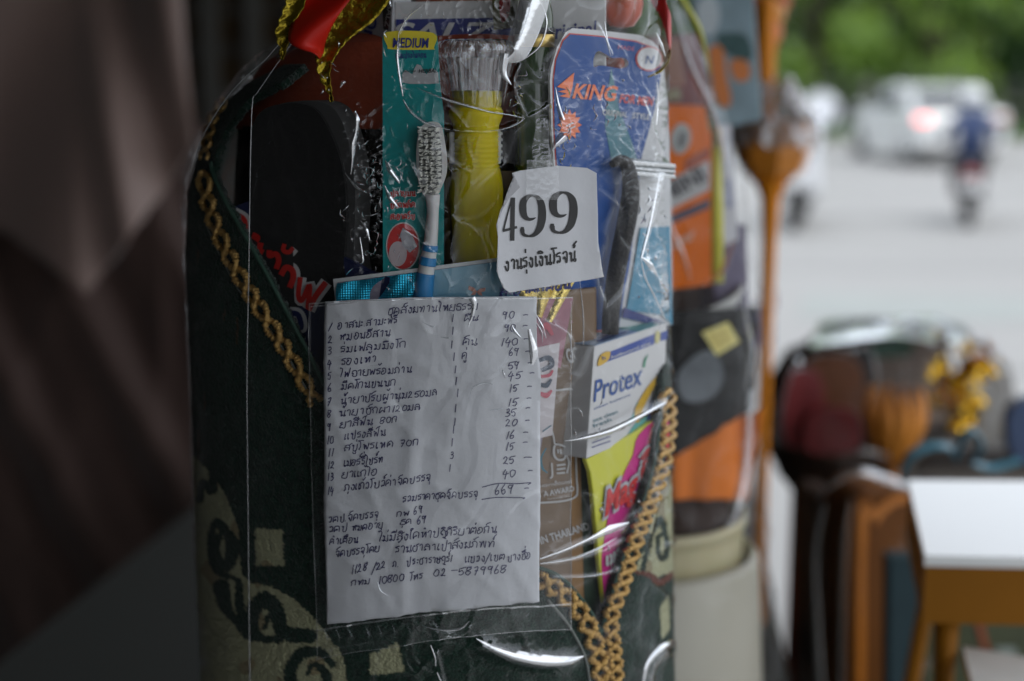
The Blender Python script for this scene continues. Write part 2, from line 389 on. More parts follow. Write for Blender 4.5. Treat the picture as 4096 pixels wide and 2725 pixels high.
# darker tar joints and a repair patch lying in the street
jm = mat('street_joint', (.20, .21, .21), .8)
V = []; Fc = []
for i, yy in enumerate((7.6, 11.8, 16.0, 20.5, 25.0)):
    V += [(-30, yy, .004), (60, yy, .004), (60, yy + .05, .004), (-30, yy + .05, .004)]; Fc.append((4 * i, 4 * i + 1, 4 * i + 2, 4 * i + 3))
S = mk('street_joints', V, Fc, jm); setp(S, kind='structure')
S = mk('street_patch', [(1.9, 9.4, .004), (3.6, 9.2, .004), (4.0, 10.3, .004), (2.2, 10.5, .004)], [(0, 1, 2, 3)], mat('street_patch_mat', (.27, .29, .28), .8, var=.25, vscale=2)); setp(S, kind='structure')
S = box('kerb', (15, 33.6, .06), (90, .2, .12), mat('kerb_concrete', (.34, .33, .31), .8)); setp(S, kind='structure')
S = mk('verge', [(-60, 33.7, .05), (70, 33.7, .05), (70, 60, .25), (-60, 60, .25)], [(0, 1, 2, 3)], mat('verge_soil', (.035, .07, .018), .9, var=.5, vscale=.8)); setp(S, kind='structure')
# grass tufts
gv = []; gf = []
for i in range(5200):
    x = random.uniform(1, 26); y = random.uniform(33.8, 40); h = random.uniform(.08, .28); a = random.uniform(0, 6.3); w_ = .05
    k = len(gv); dx, dy = math.cos(a) * w_, math.sin(a) * w_; z = .04 + (y - 33.7) * .0076
    gv += [(x - dx, y - dy, z), (x + dx, y + dy, z), (x + random.uniform(-.08, .08), y, z + h)]; gf.append((k, k + 1, k + 2))
S = mk('grass', gv, gf, mat('grass_blade', (.06, .13, .025), .7, var=.4, vscale=1)); setp(S, 'short green grass on the verge below the fence', 'grass', kind='stuff')

# fence of upright bars
fm = mat('fence_paint', (.05, .052, .05), .6, var=.3)
fn = thing('bar_fence', 'dark upright bar fence running along the far verge', 'fence', (10, 40.5, .1))
for x in np.arange(0, 27, 2.5):
    box('post', (x, 40.5, .8), (.14, .14, 1.5), mat('fence_post', (.16, .15, .14), .8), fn)
for z in (.35, 1.35): box('rail', (13, 40.5, z), (27, .05, .06), fm, fn)
bv = []; bf = []
for x in np.arange(0, 27, .16):
    k = len(bv)
    for dx, dy in ((-.015, -.015), (.015, -.015), (.015, .015), (-.015, .015)):
        bv += [(x + dx, 40.56 + dy, .12), (x + dx, 40.56 + dy, 1.5)]
    for q in range(4):
        a = k + 2 * q; b = k + 2 * ((q + 1) % 4); bf.append((a, b, b + 1, a + 1))
o = mk('bars', bv, bf, fm, fn); o['kind'] = 'stuff'
# trees
bark = mat('bark', (.07, .055, .04), .9, bump=.8, bscale=8, var=.4)
LM = {}
def tree(x, y, h, cr, lab, col, seed, nl=2600, low=.12, grp='trees behind the fence'):
    rs = np.random.default_rng(seed)
    t = thing('broadleaf_tree', lab, 'tree', (x, y, .1), grp)
    V, Fc = tubegeo(np.array([(x, y, .05), (x + .1, y, h * .25), (x - .05, y + .1, h * .5), (x + .1, y, h * .8)]), [.22, .18, .13, .05], 9)
    V = list(V); Fc = list(Fc)
    for i in range(7):
        a = rs.uniform(0, 6.28); z0 = h * rs.uniform(.25, .6); L = cr * rs.uniform(.5, .9)
        p = np.array([(x, y, z0), (x + math.cos(a) * L * .5, y + math.sin(a) * L * .5, z0 + L * .35), (x + math.cos(a) * L, y + math.sin(a) * L, z0 + L * .6)])
        v, f = tubegeo(p, [.09, .06, .02], 6); k = len(V); V += list(v); Fc += [tuple(q + k for q in g) for g in f]
    mk('trunk', V, Fc, bark, t, True)
    nc = 34; cc = []
    for i in range(nc):
        a = rs.uniform(0, 6.28); rr = cr * math.sqrt(rs.uniform(0, 1)); z = h * rs.uniform(low, 1)
        k = 1 - .5 * max(0, z / h - .55) / .45
        cc.append((x + math.cos(a) * rr * k, y + math.sin(a) * rr * k, z, cr * rs.uniform(.22, .42)))
    lv = []; lf = []
    for i in range(nl):
        cx_, cy_, cz_, r_ = cc[rs.integers(nc)]
        d = rs.normal(size=3); d /= np.linalg.norm(d); p = np.array([cx_, cy_, cz_]) + d * r_ * rs.uniform(.55, 1.08)
        u = rs.normal(size=3); u /= np.linalg.norm(u); v = np.cross(u, rs.normal(size=3)); v /= np.linalg.norm(v)
        s = rs.uniform(.12, .27); k = len(lv)
        lv += [p - u * s, p - v * s * .5, p + u * s, p + v * s * .5]; lf.append((k, k + 1, k + 2, k + 3))
    if col not in LM: LM[col] = leaf_mat('leaf_%d' % len(LM), col)
    m = LM[col]
    mk('crown', lv, lf, m, t)
G1, G2, G3 = (.04, .085, .018), (.085, .14, .028), (.016, .04, .012)
tree(9.8, 47, 7.5, 2.9, 'bright yellow-green tree above the round disc', G2, 11)
tree(13.2, 45.5, 7.0, 2.6, 'light green bushy tree right of the bright one, above the white car', G2, 12)
tree(11.4, 50, 9.0, 2.9, 'deep green tree between the two bright green trees', G3, 13)
tree(15.6, 48, 8.5, 3.0, 'mid green tree above the motorcyclist', G1, 14)
tree(18.4, 46, 8.0, 2.9, 'darkest tree at the right edge of the view', G3, 15)
tree(21.5, 51, 9.0, 3.2, 'mid green tree at the far right edge behind the dark one', G1, 16)
tree(6.8, 49, 8.0, 2.8, 'mid green tree partly hidden behind the orange altar finial', G1, 17)
tree(3.6, 50, 8.0, 3.0, 'green tree mostly hidden behind the wrapped bucket set', G1, 18)
# dense hedge mass behind
hv = []; hf = []; rs = np.random.default_rng(5)
for i in range(16000):
    x = rs.uniform(-8, 34); y = rs.uniform(53, 56); z = rs.uniform(.1, 7.5 + 1.6 * math.sin(x * .7)); p = np.array([x, y, z])
    u = rs.normal(size=3); u /= np.linalg.norm(u); v = np.cross(u, rs.normal(size=3)); v /= np.linalg.norm(v); s = rs.uniform(.2, .5); k = len(hv)
    hv += [p - u * s, p - v * s * .6, p + u * s, p + v * s * .6]; hf.append((k, k + 1, k + 2, k + 3))
S = mk('far_thicket', hv, hf, leaf_mat('thicket', (.045, .085, .025))); setp(S, 'dense dark green thicket closing the view behind the trees', 'thicket', kind='stuff')

# ---- shop building, unseen but for the back wall, placed to block light: roof, left wall, back wall, rear wall
dark = mat('shop_wall_paint', (.06, .057, .052), .85, bump=.2, var=.2, vscale=2)
sb = thing('shop_building', 'dark shop interior with back wall and brown block window behind the wrapped sets', 'building', (-2.2, 3.6, 0))
box('back_wall', (-2.2, 3.75, 1.4), (5.0, .2, 2.8), dark, sb)
box('unseen_side_wall', (-2.6, .3, 1.4), (.2, 6.7, 2.8), dark, sb)
box('unseen_rear_wall', (-1.15, -2.9, 1.4), (2.9, .2, 2.8), dark, sb)
box('unseen_roof', (-.85, .45, 2.50), (4.0, 7.2, .08), mat('roof_sheet', (.07, .07, .07), .7), sb)
box('roof_post', (.98, -2.6, 1.23), (.12, .12, 2.46), mat('post_paint', (.3, .3, .28), .6), sb)
# block window: posts, rails and brown blocks
wn = mk('window_frame', *(lambda: ([(0, 0, 0)] * 0 or [(-1.10, 3.63, 1.2), (-1.1, 3.6, 1.2), (-1.1, 3.6, 1.21)], [(0, 1, 2)]))(), dark, sb)
def pxy(px, py, y):
    v = rayv(px, py); t = (y) / v[1]; return CAM + t * v
gm = mat('window_bar_paint', (.08, .078, .07), .6); bk_ = mat('brown_block', (.05, .03, .01), .35, var=.35, vscale=14)
for px in (690, 845, 1020, 1195, 1360): 
    a = pxy(px, -250, 3.6); b = pxy(px, 540, 3.6); box('window_bar', ((a[0] + b[0]) / 2, 3.59, (a[2] + b[2]) / 2), (.036, .05, a[2] - b[2]), gm, sb)
for py in (-90, 40, 200, 370, 535):
    a = pxy(700, py, 3.6); box('window_rail', (a[0] + .26, 3.60, a[2]), (.62, .035, .012), gm, sb)
for px0 in (768, 933, 1108, 1278):
    for py0 in (-150, -25, 120, 285, 452):
        a = pxy(px0, py0, 3.62); box('block', (a[0], 3.63, a[2]), (.075, .04, .078), bk_, sb, bevel=.006)
bpy.data.objects.remove(wn)

# ---- white display table on which the sets stand
TZ = .95
def tp(px, py, z=TZ):
    v = rayv(px, py); t = (z - CAM[2]) / v[2]; return CAM + t * v
tt = thing('display_table', 'pale grey display table under the wrapped sets', 'table', (-.1, 1.5, 0))
A = tp(0, 2650); B = tp(790, 2020); Cc = tp(3160, 2725); D = tp(3056, 2219)
dL = (B - A) / (B - A)[1]; dR = (D - Cc) / (D - Cc)[1]
def at_y(p, d, y): return p + d * (y - p[1])
q = [at_y(A, dL, .45), at_y(Cc, dR, .45), at_y(Cc, dR, 3.3), at_y(A, dL, 3.3)]
V = [tuple(p) for p in q] + [(p[0], p[1], p[2] - .03) for p in q]
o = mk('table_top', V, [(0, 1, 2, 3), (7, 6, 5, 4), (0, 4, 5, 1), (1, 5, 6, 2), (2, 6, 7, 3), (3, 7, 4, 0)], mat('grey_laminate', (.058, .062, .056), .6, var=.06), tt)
for (x, y) in ((-.55, .6), (.18, .6), (-.3, 3.1), (.4, 3.1)): box('leg', (x, y, .46), (.04, .04, .92), mat('table_leg', (.3, .3, .3), .4, metal=.8), tt)

# ---- draped cloth at the left
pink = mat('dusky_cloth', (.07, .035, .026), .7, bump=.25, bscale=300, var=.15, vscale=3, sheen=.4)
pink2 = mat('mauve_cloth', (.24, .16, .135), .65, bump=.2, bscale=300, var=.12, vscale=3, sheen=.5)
def cloth(name, outline_px, d0, matl, pleat, lab, grp=None, nu=90, nv=80, depth=.05):
    """hanging cloth: rows between left and right pixel borders"""
    Ls = np.array(outline_px[0], float); Rs = np.array(outline_px[1], float)
    y0, y1 = Ls[0, 1], Ls[-1, 1]
    vv = np.linspace(0, 1, nv); V = []
    for v in vv:
        py = y0 + (y1 - y0) * v
        xl = np.interp(py, Ls[:, 1], Ls[:, 0]); xr = np.interp(py, Rs[:, 1], Rs[:, 0])
        u = np.linspace(0, 1, nu); px = xl + (xr - xl) * u
        V.append(P(px, np.full(nu, py), d0 + pleat(px, py, u, v)))
    V = np.array(V)
    o = mk(name, V.reshape(-1, 3), gridfaces(nu, nv), matl, None, True)
    s = o.modifiers.new('solid', 'SOLIDIFY'); s.thickness = .006; s.offset = 1
    return setp(o, lab, 'cloth', grp)
def pl1(px, py, u, v):
    s = px - py * .42 + 60 * np.sin(py / 700.)
    return .016 * np.sin(s / 74. + np.sin(py / 500.)) + .006 * np.sin(s / 37. + 1.3) + .30 * (max(py - 1250., 0) / 1400.) ** 1.6 + .03 * np.abs(noise2(px / 260., np.full_like(px, py / 900.), 3)) + .12 * np.abs(u - .72) ** 2
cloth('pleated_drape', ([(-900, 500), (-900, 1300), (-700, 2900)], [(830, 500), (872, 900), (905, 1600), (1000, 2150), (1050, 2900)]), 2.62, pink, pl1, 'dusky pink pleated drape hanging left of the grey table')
def pl2(px, py, u, v):
    s = px + py * .35
    return .035 * np.sin(s / 150. + .5 * np.sin(py / 400.)) + .02 * np.sin((px - .25 * py) / 70.) * (px > 480) + .22 * np.abs(u - .7) ** 2.4
def flap():
    L = [(-900, -500), (-900, 0), (-900, 700), (-900, 960)]; Rr = [(640, -500), (725, -100), (742, 200), (775, 560), (760, 800), (560, 960)]
    o1 = cloth('cloth_flap', (L, Rr), 2.42, pink2, pl2, 'pale mauve cloth flap with a pointed corner over the pleated drape')
    return o1
# flap with pointed lower corner: bend rows downwards to a point at x=310
nu, nv = 110, 90; V = []
for v in np.linspace(0, 1, nv):
    u = np.linspace(0, 1, nu)
    Rr = np.array([(640, -500), (725, -100), (742, 200), (778, 560), (800, 760)], float)
    bot = np.interp(-900 + 1650 * u, [-900, 0, 310, 430, 760], [700, 930, 1175, 1010, 560])
    py = -500 + (bot + 500) * v; xr = np.interp(py, Rr[:, 1], Rr[:, 0]); px = -900 + (xr + 900) * u
    s = px + py * .35
    d = 2.46 + .03 * np.sin(s / 150. + .5 * np.sin(py / 400.)) + .03 * np.sin((px - .25 * py) / 60.) * np.clip((px - 300) / 200., 0, 1) + .25 * np.abs(u - .78) ** 2.2
    V.append(P(px, py, d))
o = mk('cloth_flap', np.array(V).reshape(-1, 3), gridfaces(nu, nv), pink2, None, True)
s = o.modifiers.new('solid', 'SOLIDIFY'); s.thickness = .006; s.offset = 1
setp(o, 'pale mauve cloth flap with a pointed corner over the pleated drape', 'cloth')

# ================================================================== STREET THINGS
white = mat('white_car_paint', (.55, .57, .57), .25, coat=.8, var=.03); glassd = mat('car_glass', (.03, .035, .04), .08, spec=.8, var=0)
rub = mat('tyre_rubber', (.02, .02, .02), .8); chrome = mat('chrome', (.75, .77, .78), .15, metal=1, var=0); plast = mat('black_plastic', (.025, .025, .028), .4)
redl = mat('lit_tail_lamp', (1.0, .16, .14), .3, emit=2.2, var=0)
def place(t, loc, yaw, s=1):
    t.scale = (s, s, s); t.location = loc; t.rotation_euler = (0, 0, R(yaw))
def loft(name, prof, widths, m, parent, bevel=.03):
    """side profile polygon (y,z) extruded across x with half widths per point"""
    n = len(prof); V = [(-w_, p[0], p[1]) for p, w_ in zip(prof, widths)] + [(w_, p[0], p[1]) for p, w_ in zip(prof, widths)]
    Fc = [tuple(range(n)), tuple(range(2 * n - 1, n - 1, -1))] + [(i, i + n, (i + 1) % n + n, (i + 1) % n) for i in range(n)]
    o = mk(name, V, Fc, m, parent)
    bm = bmesh.new(); bm.from_mesh(o.data); bmesh.ops.recalc_face_normals(bm, faces=bm.faces); bm.to_mesh(o.data); bm.free()
    b = o.modifiers.new('bevel', 'BEVEL'); b.width = bevel; b.segments = 3; b.limit_method = 'ANGLE'; b.angle_limit = R(25)
    return o
def car(label, loc, yaw):
    t = thing('car', label, 'car', (0, 0, 0))
    loft('body', [(-2.2, .35), (-2.25, .75), (-2.1, .98), (-1.5, 1.0), (1.0, .93), (1.9, .80), (2.2, .62), (2.2, .3), (1.7, .22), (-1.8, .22)], [.78, .85, .84, .86, .86, .82, .74, .74, .8, .8], white, t, .06)
    loft('cabin', [(-1.75, .98), (-1.15, 1.38), (-.3, 1.45), (.35, 1.40), (1.15, .93)], [.76, .62, .6, .62, .78], white, t, .05)
    loft('rear_window', [(-1.74, 1.03), (-1.27, 1.34), (-1.24, 1.30), (-1.62, 1.02)], [.66, .55, .55, .66], glassd, t, .005)
    loft('windscreen', [(.42, 1.37), (1.1, .96), (1.02, .96), (.38, 1.34)], [.57, .72, .72, .57], glassd, t, .005)
    for s in (-1, 1):
        for y0, y1 in ((-1.35, -.35), (-.28, .72)):
            V = [(s * .775, y0, 1.02), (s * .765, y1, 1.0), (s * .665, min(y1, .35), 1.33), (s * .655, max(y0, -1.1), 1.33)]
            V += [(x - s * .05, y, z) for x, y, z in V]
            mk('side_window', V, [(0, 1, 2, 3), (7, 6, 5, 4), (0, 4, 5, 1), (1, 5, 6, 2), (2, 6, 7, 3), (3, 7, 4, 0)], glassd, t)
        for y in (-1.4, 1.4):
            th = np.linspace(0, 2 * np.pi, 24, endpoint=False)
            V = [(s * xo, y + r_ * math.cos(a), .31 + r_ * math.sin(a)) for xo, r_ in ((.62, .31), (.80, .31), (.82, .24)) for a in th]
            wh = mk('wheel', V, list(gridfaces(24, 3, True)) + [tuple(range(24)), tuple(range(48, 72))], rub, t, True)
            V = [(s * xo, y + r_ * math.cos(a), .31 + r_ * math.sin(a)) for xo, r_ in ((.81, .2), (.83, .18), (.825, .03)) for a in th]
            mk('rim', V, list(gridfaces(24, 3, True)) + [tuple(range(48, 72))], chrome, wh)
        box('tail_lamp', (s * .70, -2.18, .80), (.24, .08, .15), redl if s < 0 else mat('tail_lamp_glass', (.35, .02, .02), .2), t, bevel=.02)
        box('mirror', (s * .95, .75, 1.02), (.16, .08, .12), white, t, bevel=.03)
    box('number_plate', (0, -2.27, .62), (.36, .02, .13), mat('plate_white', (.7, .7, .7), .5), t)
    box('bumper', (0, -2.24, .42), (1.5, .1, .16), mat('bumper_white', (.6, .6, .6), .4), t, bevel=.04)
    place(t, loc, yaw); return t
def gpt(px, py):
    v = rayv(px, py); t = -1.6 / v[2]; return CAM + t * v
g = gpt(3600, 640); car('white saloon car with one lit red tail lamp driving off along the street', (7.75, 27.3, .0), 3)

def scooter(label, loc, yaw, mc, s0=1):
    t = thing('scooter', label, 'motorcycle', (0, 0, 0))
    for y in (-.62, .62):
        th = np.linspace(0, 2 * np.pi, 28, endpoint=False)
        V = [(x, y + r_ * math.cos(a), .28 + r_ * math.sin(a)) for x, r_ in ((-.05, .2), (-.06, .26), (0, .285), (.06, .26), (.05, .2)) for a in th]
        wh = mk('wheel', V, gridfaces(28, 5, True), rub, t, True)
        V = [(x, y + r_ * math.cos(a), .28 + r_ * math.sin(a)) for x, r_ in ((-.03, .2), (-.02, .05), (.02, .05), (.03, .2)) for a in th]
        mk('rim', V, gridfaces(28, 4, True), chrome, wh, True)
    loft('tail_body', [(-.85, .62), (-.8, .78), (-.2, .74), (.1, .5), (.1, .32), (-.35, .32)], [.1, .13, .15, .14, .14, .14], mc, t, .03)
    loft('floor_board', [(-.05, .30), (-.05, .36), (.42, .36), (.42, .30)], [.17] * 4, plast, t, .015)
    loft('front_shield', [(.36, .34), (.52, .98), (.60, .96), (.47, .34)], [.2, .16, .15, .2], mc, t, .02)
    box('seat', (0, -.42, .80), (.26, .72, .09), plast, t, bevel=.035)
    tube('fork', [(0, .52, .95), (0, .60, .55), (0, .62, .28)], .03, chrome, t)
    tube('handlebar', [(-.34, .42, 1.02), (-.15, .5, 1.04), (.15, .5, 1.04), (.34, .42, 1.02)], .018, plast, t)
    loft('front_mudguard', [(.42, .50), (.62, .60), (.84, .48), (.80, .44), (.62, .54), (.46, .45)], [.07] * 6, mc, t, .01)
    box('tail_lamp', (0, -.86, .70), (.2, .05, .07), mat('tail_lamp_glass', (.35, .02, .02), .2), t, bevel=.01)
    box('number_plate', (0, -.88, .55), (.2, .012, .15), mat('plate_white', (.7, .7, .7), .5), t)
    tube('exhaust', [(.14, .1, .28), (.16, -.4, .30), (.17, -.75, .36)], [.02, .045, .045], mat('exhaust_steel', (.2, .2, .2), .3, metal=.8), t)
    for s in (-1, 1):
        tube('mirror', [(s * .22, .47, 1.04), (s * .27, .46, 1.2), (s * .3, .45, 1.24)], [.008, .008, .04], plast, t)
    place(t, loc, yaw, s0); return t
def rider(label, loc, yaw, shirt, trousers, helmet_m, s0=1):
    t = thing('person', label, 'person', (0, 0, 0))
    J = [((0, -.3, .90), .16), ((0, -.28, 1.1), .155), ((0, -.2, 1.3), .165), ((0, -.16, 1.42), .07), ((0, -.13, 1.52), .09), ((0, -.12, 1.62), .1),
         ((.2, -.18, 1.36), .075), ((.3, .02, 1.17), .055), ((.32, .36, 1.06), .04), ((-.2, -.18, 1.36), .075), ((-.3, .02, 1.17), .055), ((-.32, .36, 1.06), .04),
         ((.12, -.1, .86), .11), ((.17, .16, .78), .085), ((.14, .14, .42), .055), ((.13, .26, .38), .045), ((-.12, -.1, .86), .11), ((-.17, .16, .78), .085), ((-.14, .14, .42), .055), ((-.13, .26, .38), .045)]
    E = [(0, 1), (1, 2), (2, 3), (3, 4), (4, 5), (2, 6), (6, 7), (7, 8), (2, 9), (9, 10), (10, 11), (0, 12), (12, 13), (13, 14), (14, 15), (0, 16), (16, 17), (17, 18), (18, 19)]
    me = bpy.data.meshes.new('body'); me.from_pydata([j[0] for j in J], E, []); me.materials.append(shirt)
    o = bpy.data.objects.new('body', me); C.objects.link(o); o.parent = t
    sk = o.modifiers.new('skin', 'SKIN'); ss = o.modifiers.new('sub', 'SUBSURF'); ss.levels = ss.render_levels = 2
    for i, j in enumerate(J): me.skin_vertices[0].data[i].radius = (j[1], j[1])
    me.skin_vertices[0].data[0].use_root = True
    for s in (-1, 1):
        V, Fc = tubegeo(np.array([(s * .1, -.2, .88), (s * .17, .16, .79), (s * .15, .16, .62), (s * .14, .14, .44)]), [.13, .105, .08, .07], 12)
        mk('trouser_leg', V, Fc, trousers, t, True)
        box('shoe', (s * .13, .22, .39), (.1, .27, .09), plast, t, bevel=.03)
    th = np.linspace(0, np.pi * .62, 10)
    lathe('helmet', [(.145 * math.sin(a) + .0005, .145 * math.cos(a)) for a in th], (0, -.12, 1.63), helmet_m, t, 24)
    mk('visor', [(x, .02 - .3 * x * x, z) for z in (1.56, 1.68) for x in np.linspace(-.1, .1, 7)], gridfaces(7, 2), glassd, t, True)
    place(t, loc, yaw, s0); return t
sm1 = mat('scooter_dark', (.035, .022, .026), .3, coat=.5)
scooter('dark scooter ridden along the street beside the white car', (5.02, 15.7, 0), -15, sm1, .84)
rider('person in a dark blue shirt and white helmet riding the dark scooter', (5.02, 15.7, 0), -15, mat('navy_shirt', (.03, .05, .12), .8), mat('dark_trousers', (.04, .035, .035), .8), mat('white_helmet', (.75, .77, .78), .2, coat=.5), .84)
g = gpt(3190, 900)
scooter('white scooter partly hidden behind the orange altar pedestal', (g[0], g[1], 0), -15, mat('scooter_white', (.65, .67, .7), .3, coat=.5))
# white disc added to stand in for a blurred highlight
g = P(3285, 440, 29.)
hl_disc = thing('highlight_disc', 'round white disc on a thin post, added in place of a blurred highlight', 'sign', (g[0], g[1], 0))
th = np.linspace(0, 2 * np.pi, 40, endpoint=False); V = [(g[0] + 0.36 * math.cos(a), g[1] + y, g[2] + 0.36 * math.sin(a)) for y in (0, .03) for a in th]
mk('disc_face', V, list(gridfaces(40, 2, True)) + [tuple(range(40)), tuple(range(40, 80))], mat('disc_white', (.8, .82, .86), .4, var=.03), hl_disc)
tube('post', [(g[0], g[1] + .06, 0), (g[0], g[1] + .06, g[2] + .25)], .03, mat('galvanised', (.3, .31, .32), .4, metal=.7), hl_disc)
# ================================================================== MAIN WRAPPED SET
def rings(left, right, ys, B, th0, th1, nu, cy=CY, disp=None, outline=1.0):
    left = np.array(left, float); right = np.array(right, float); V = []; PX = []
    th = np.linspace(th0, th1, nu)
    for py in ys:
        xl = np.interp(py, left[:, 0], left[:, 1]); xr = np.interp(py, right[:, 0], right[:, 1])
        a = pxy(xl, py, cy); b = pxy(xr, py, cy); c = (a + b) / 2; hw = (b[0] - a[0]) / 2
        V.append(np.stack([c[0] + hw * np.cos(th), cy - B * np.sin(th), np.full(nu, c[2])], -1))
    return np.array(V)
def project(V):
    d = V - CAM; z = d @ FW
    return 2048 + F * (d @ RT) / z, 1362.5 - F * (d @ UP) / z
def pip(px, py, poly):
    poly = np.asarray(poly, float); ins = np.zeros(px.shape, bool); n = len(poly)
    for i in range(n):
        x1, y1 = poly[i]; x2, y2 = poly[(i + 1) % n]
        c = ((y1 > py) != (y2 > py)) & (px < (x2 - x1) * (py - y1) / (y2 - y1 + 1e-12) + x1)
        ins ^= c
    return ins
def segdist(px, py, line):
    line = np.asarray(line, float); best = np.full(px.shape, 1e9); tt_ = np.zeros(px.shape); sd_ = np.zeros(px.shape)
    L = len(line) - 1
    for i in range(L):
        a = line[i]; b = line[i + 1]; ab = b - a; l2 = ab @ ab + 1e-9
        t = np.clip(((px - a[0]) * ab[0] + (py - a[1]) * ab[1]) / l2, 0, 1)
        dx = px - a[0] - t * ab[0]; dy = py - a[1] - t * ab[1]; d = np.hypot(dx, dy)
        m = d < best; best = np.where(m, d, best); tt_ = np.where(m, (i + t) / L, tt_)
    return best, tt_
FL = [(-700, 1420), (-300, 1350), (0, 1290), (30, 1270), (160, 1150), (210, 1060), (300, 960), (430, 870), (560, 790), (700, 745), (1000, 752), (1500, 775), (2000, 790), (2725, 815), (3600, 850)]
FR = [(-700, 2380), (-300, 2560), (0, 2640), (300, 2672), (600, 2655), (1000, 2662), (1280, 2672), (1500, 2692), (2000, 2692), (2725, 2704), (3600, 2715)]
RL = [(240, 1180), (280, 1110), (330, 1010), (420, 905), (560, 828), (750, 775), (1000, 764), (1500, 784), (2000, 799), (2725, 824), (3600, 858)]
RR = [(240, 2560), (1300, 2655), (1500, 2680), (2000, 2682), (2725, 2694), (3600, 2705)]

# ---- rolled rug forming the container
rug = thing('rolled_rug', 'dark green patterned rug rolled into a tub, gold braid along its V-shaped opening', 'rug', (CX, CY, TZ))
cream = np.array(srgb('#a8a886')[:3]); green = np.array([.006, .026, .016]); orange = np.array([.16, .075, .02])
OPEN = [(1240, 240), (1130, 330), (1000, 395), (915, 500), (868, 600), (852, 690), (900, 800), (960, 905), (1060, 1080), (1160, 1270), (1240, 1420), (1420, 1760), (1640, 2050), (1900, 2200), (2167, 2275), (2250, 2317), (2307, 2377), (2363, 2452), (2400, 2536),
        (2415, 2480), (2440, 2392), (2475, 2270), (2520, 2146), (2570, 2000), (2612, 1852), (2634, 1700), (2650, 1500), (2700, 1300), (2760, 1200), (2760, 0), (1240, -400)]
ys = np.concatenate([np.linspace(260, 640, 70), np.linspace(645, 2760, 470), np.linspace(2800, 3700, 12)])
nu = 460
G = rings(RL, RR, ys, .128, np.pi + .25, -.25, nu)
gx, gy = project(G)
fz = noise2(G[..., 0] * 900, G[..., 2] * 900, 5) * 9
qx, qy = gx + fz, gy + noise2(G[..., 0] * 700, G[..., 2] * 1100, 8) * 9
def blob(lines):
    m = np.zeros(gx.shape, bool)
    for ln, wd in lines:
        d, t = segdist(qx, qy, smoothline(ln, 6)); wv = np.interp(t, np.linspace(0, 1, len(np.atleast_1d(wd))), np.atleast_1d(wd)); m |= d < wv / 2
    return m
creamA = pip(qx, qy, [(770, 1820), (800, 1850), (860, 1910), (905, 1990), (950, 2100), (965, 2290), (1000, 2330), (1080, 2345), (1160, 2385), (1240, 2455), (1290, 2515), (1370, 2620), (1390, 2725), (1390, 3000), (700, 3000), (700, 1800)])
creamB = pip(qx, qy, [(1020, 2115), (1130, 2118), (1136, 2265), (1022, 2262)]) | pip(qx, qy, [(1480, 2620), (1590, 2570), (1620, 2690), (1480, 2700)])
creamC = pip(qx, qy, [(2680, 1900), (2625, 2020), (2600, 2110), (2560, 2230), (2540, 2290), (2580, 2290), (2620, 2310), (2700, 2290), (2720, 1900)]) | pip(qx, qy, [(2675, 2380), (2640, 2430), (2645, 2560), (2680, 2520)])
darkS = blob([([(870, 2150), (855, 2210), (905, 2270), (930, 2190), (900, 2120), (862, 2090), (842, 2170), (865, 2280), (960, 2320)], [40, 50, 40, 60, 40, 30, 30, 34, 14]),
              ([(885, 2350), (900, 2420), (930, 2470), (1000, 2540), (1040, 2550)], [70, 60, 30, 50, 30]),
              ([(1060, 2510), (1075, 2460), (1110, 2520), (1115, 2550)], [20, 18, 30, 40]), ([(1020, 2520), (1015, 2440), (1060, 2400), (1110, 2450), (1125, 2550), (1010, 2548)], [30, 60, 70, 60, 40, 20]),
              ([(955, 2330), (960, 2430), (990, 2510), (1050, 2555), (1120, 2558)], [30, 40, 44, 36, 20]), ([(1160, 2540), (1240, 2545)], [60, 60]),
              ([(1230, 2700), (1250, 2660), (1300, 2690), (1300, 2760), (1200, 2790), (1160, 2700), (1200, 2620), (1280, 2610), (1330, 2660)], [14, 24, 40, 50, 50, 50, 50, 40, 30]),
              ([(850, 1860), (852, 1960)], [36, 36]), ([(800, 2000), (810, 1930), (840, 1970)], [30, 30, 20]),
              ([(2655, 2130), (2630, 2160), (2640, 2230), (2665, 2220), (2665, 2150), (2640, 2080), (2610, 2140)], [14, 18, 22, 26, 20, 30, 10]), ([(2560, 2200), (2600, 2150), (2570, 2280)], [40, 30, 20])])
redS = blob([([(2545, 2290), (2600, 2300), (2640, 2330), (2700, 2290)], [14, 22, 28, 20])])
col = np.zeros(gx.shape + (3,)); col[:] = green
n1 = noise2(G[..., 0] * 260, G[..., 2] * 260, 2)[..., None]; n2 = noise2(G[..., 0] * 1500, G[..., 2] * 1500, 4)[..., None]
col *= (1 + .6 * n1 + .8 * n2)
cm = creamA | creamB | creamC; col[cm] = (cream * (1 + .25 * n2 + .15 * n1))[cm]
om = cm & (noise2(gx / 90., gy / 130., 9) > .28); col[om] = (.5 * cream + .5 * orange)
om = (~cm) & (gx < 960) & (noise2(gx / 26., gy / 260., 12) > .42) & (gy > 1000); col[om] = orange * .5
col[darkS & creamA] = (green * (1 + .8 * n2))[darkS & creamA]; col[darkS & creamC] = (green * (1 + .8 * n2))[darkS & creamC]
col[redS] = (.12, .03, .015)
keep = ~pip(gx, gy, OPEN)
keep |= (G[..., 1] > CY)           # pile on the far side stays
G2_ = G + 0
nrm = np.stack([G[..., 0] - CX, G[..., 1] - CY, np.zeros(gx.shape)], -1); nrm /= np.linalg.norm(nrm, axis=-1, keepdims=True)
G2_ += nrm * (.0006 * n1 + .0005 * n2)
Fc = gridfaces(nu, len(ys)); kf = keep.reshape(-1)[Fc].all(axis=1); Fc = Fc[kf]
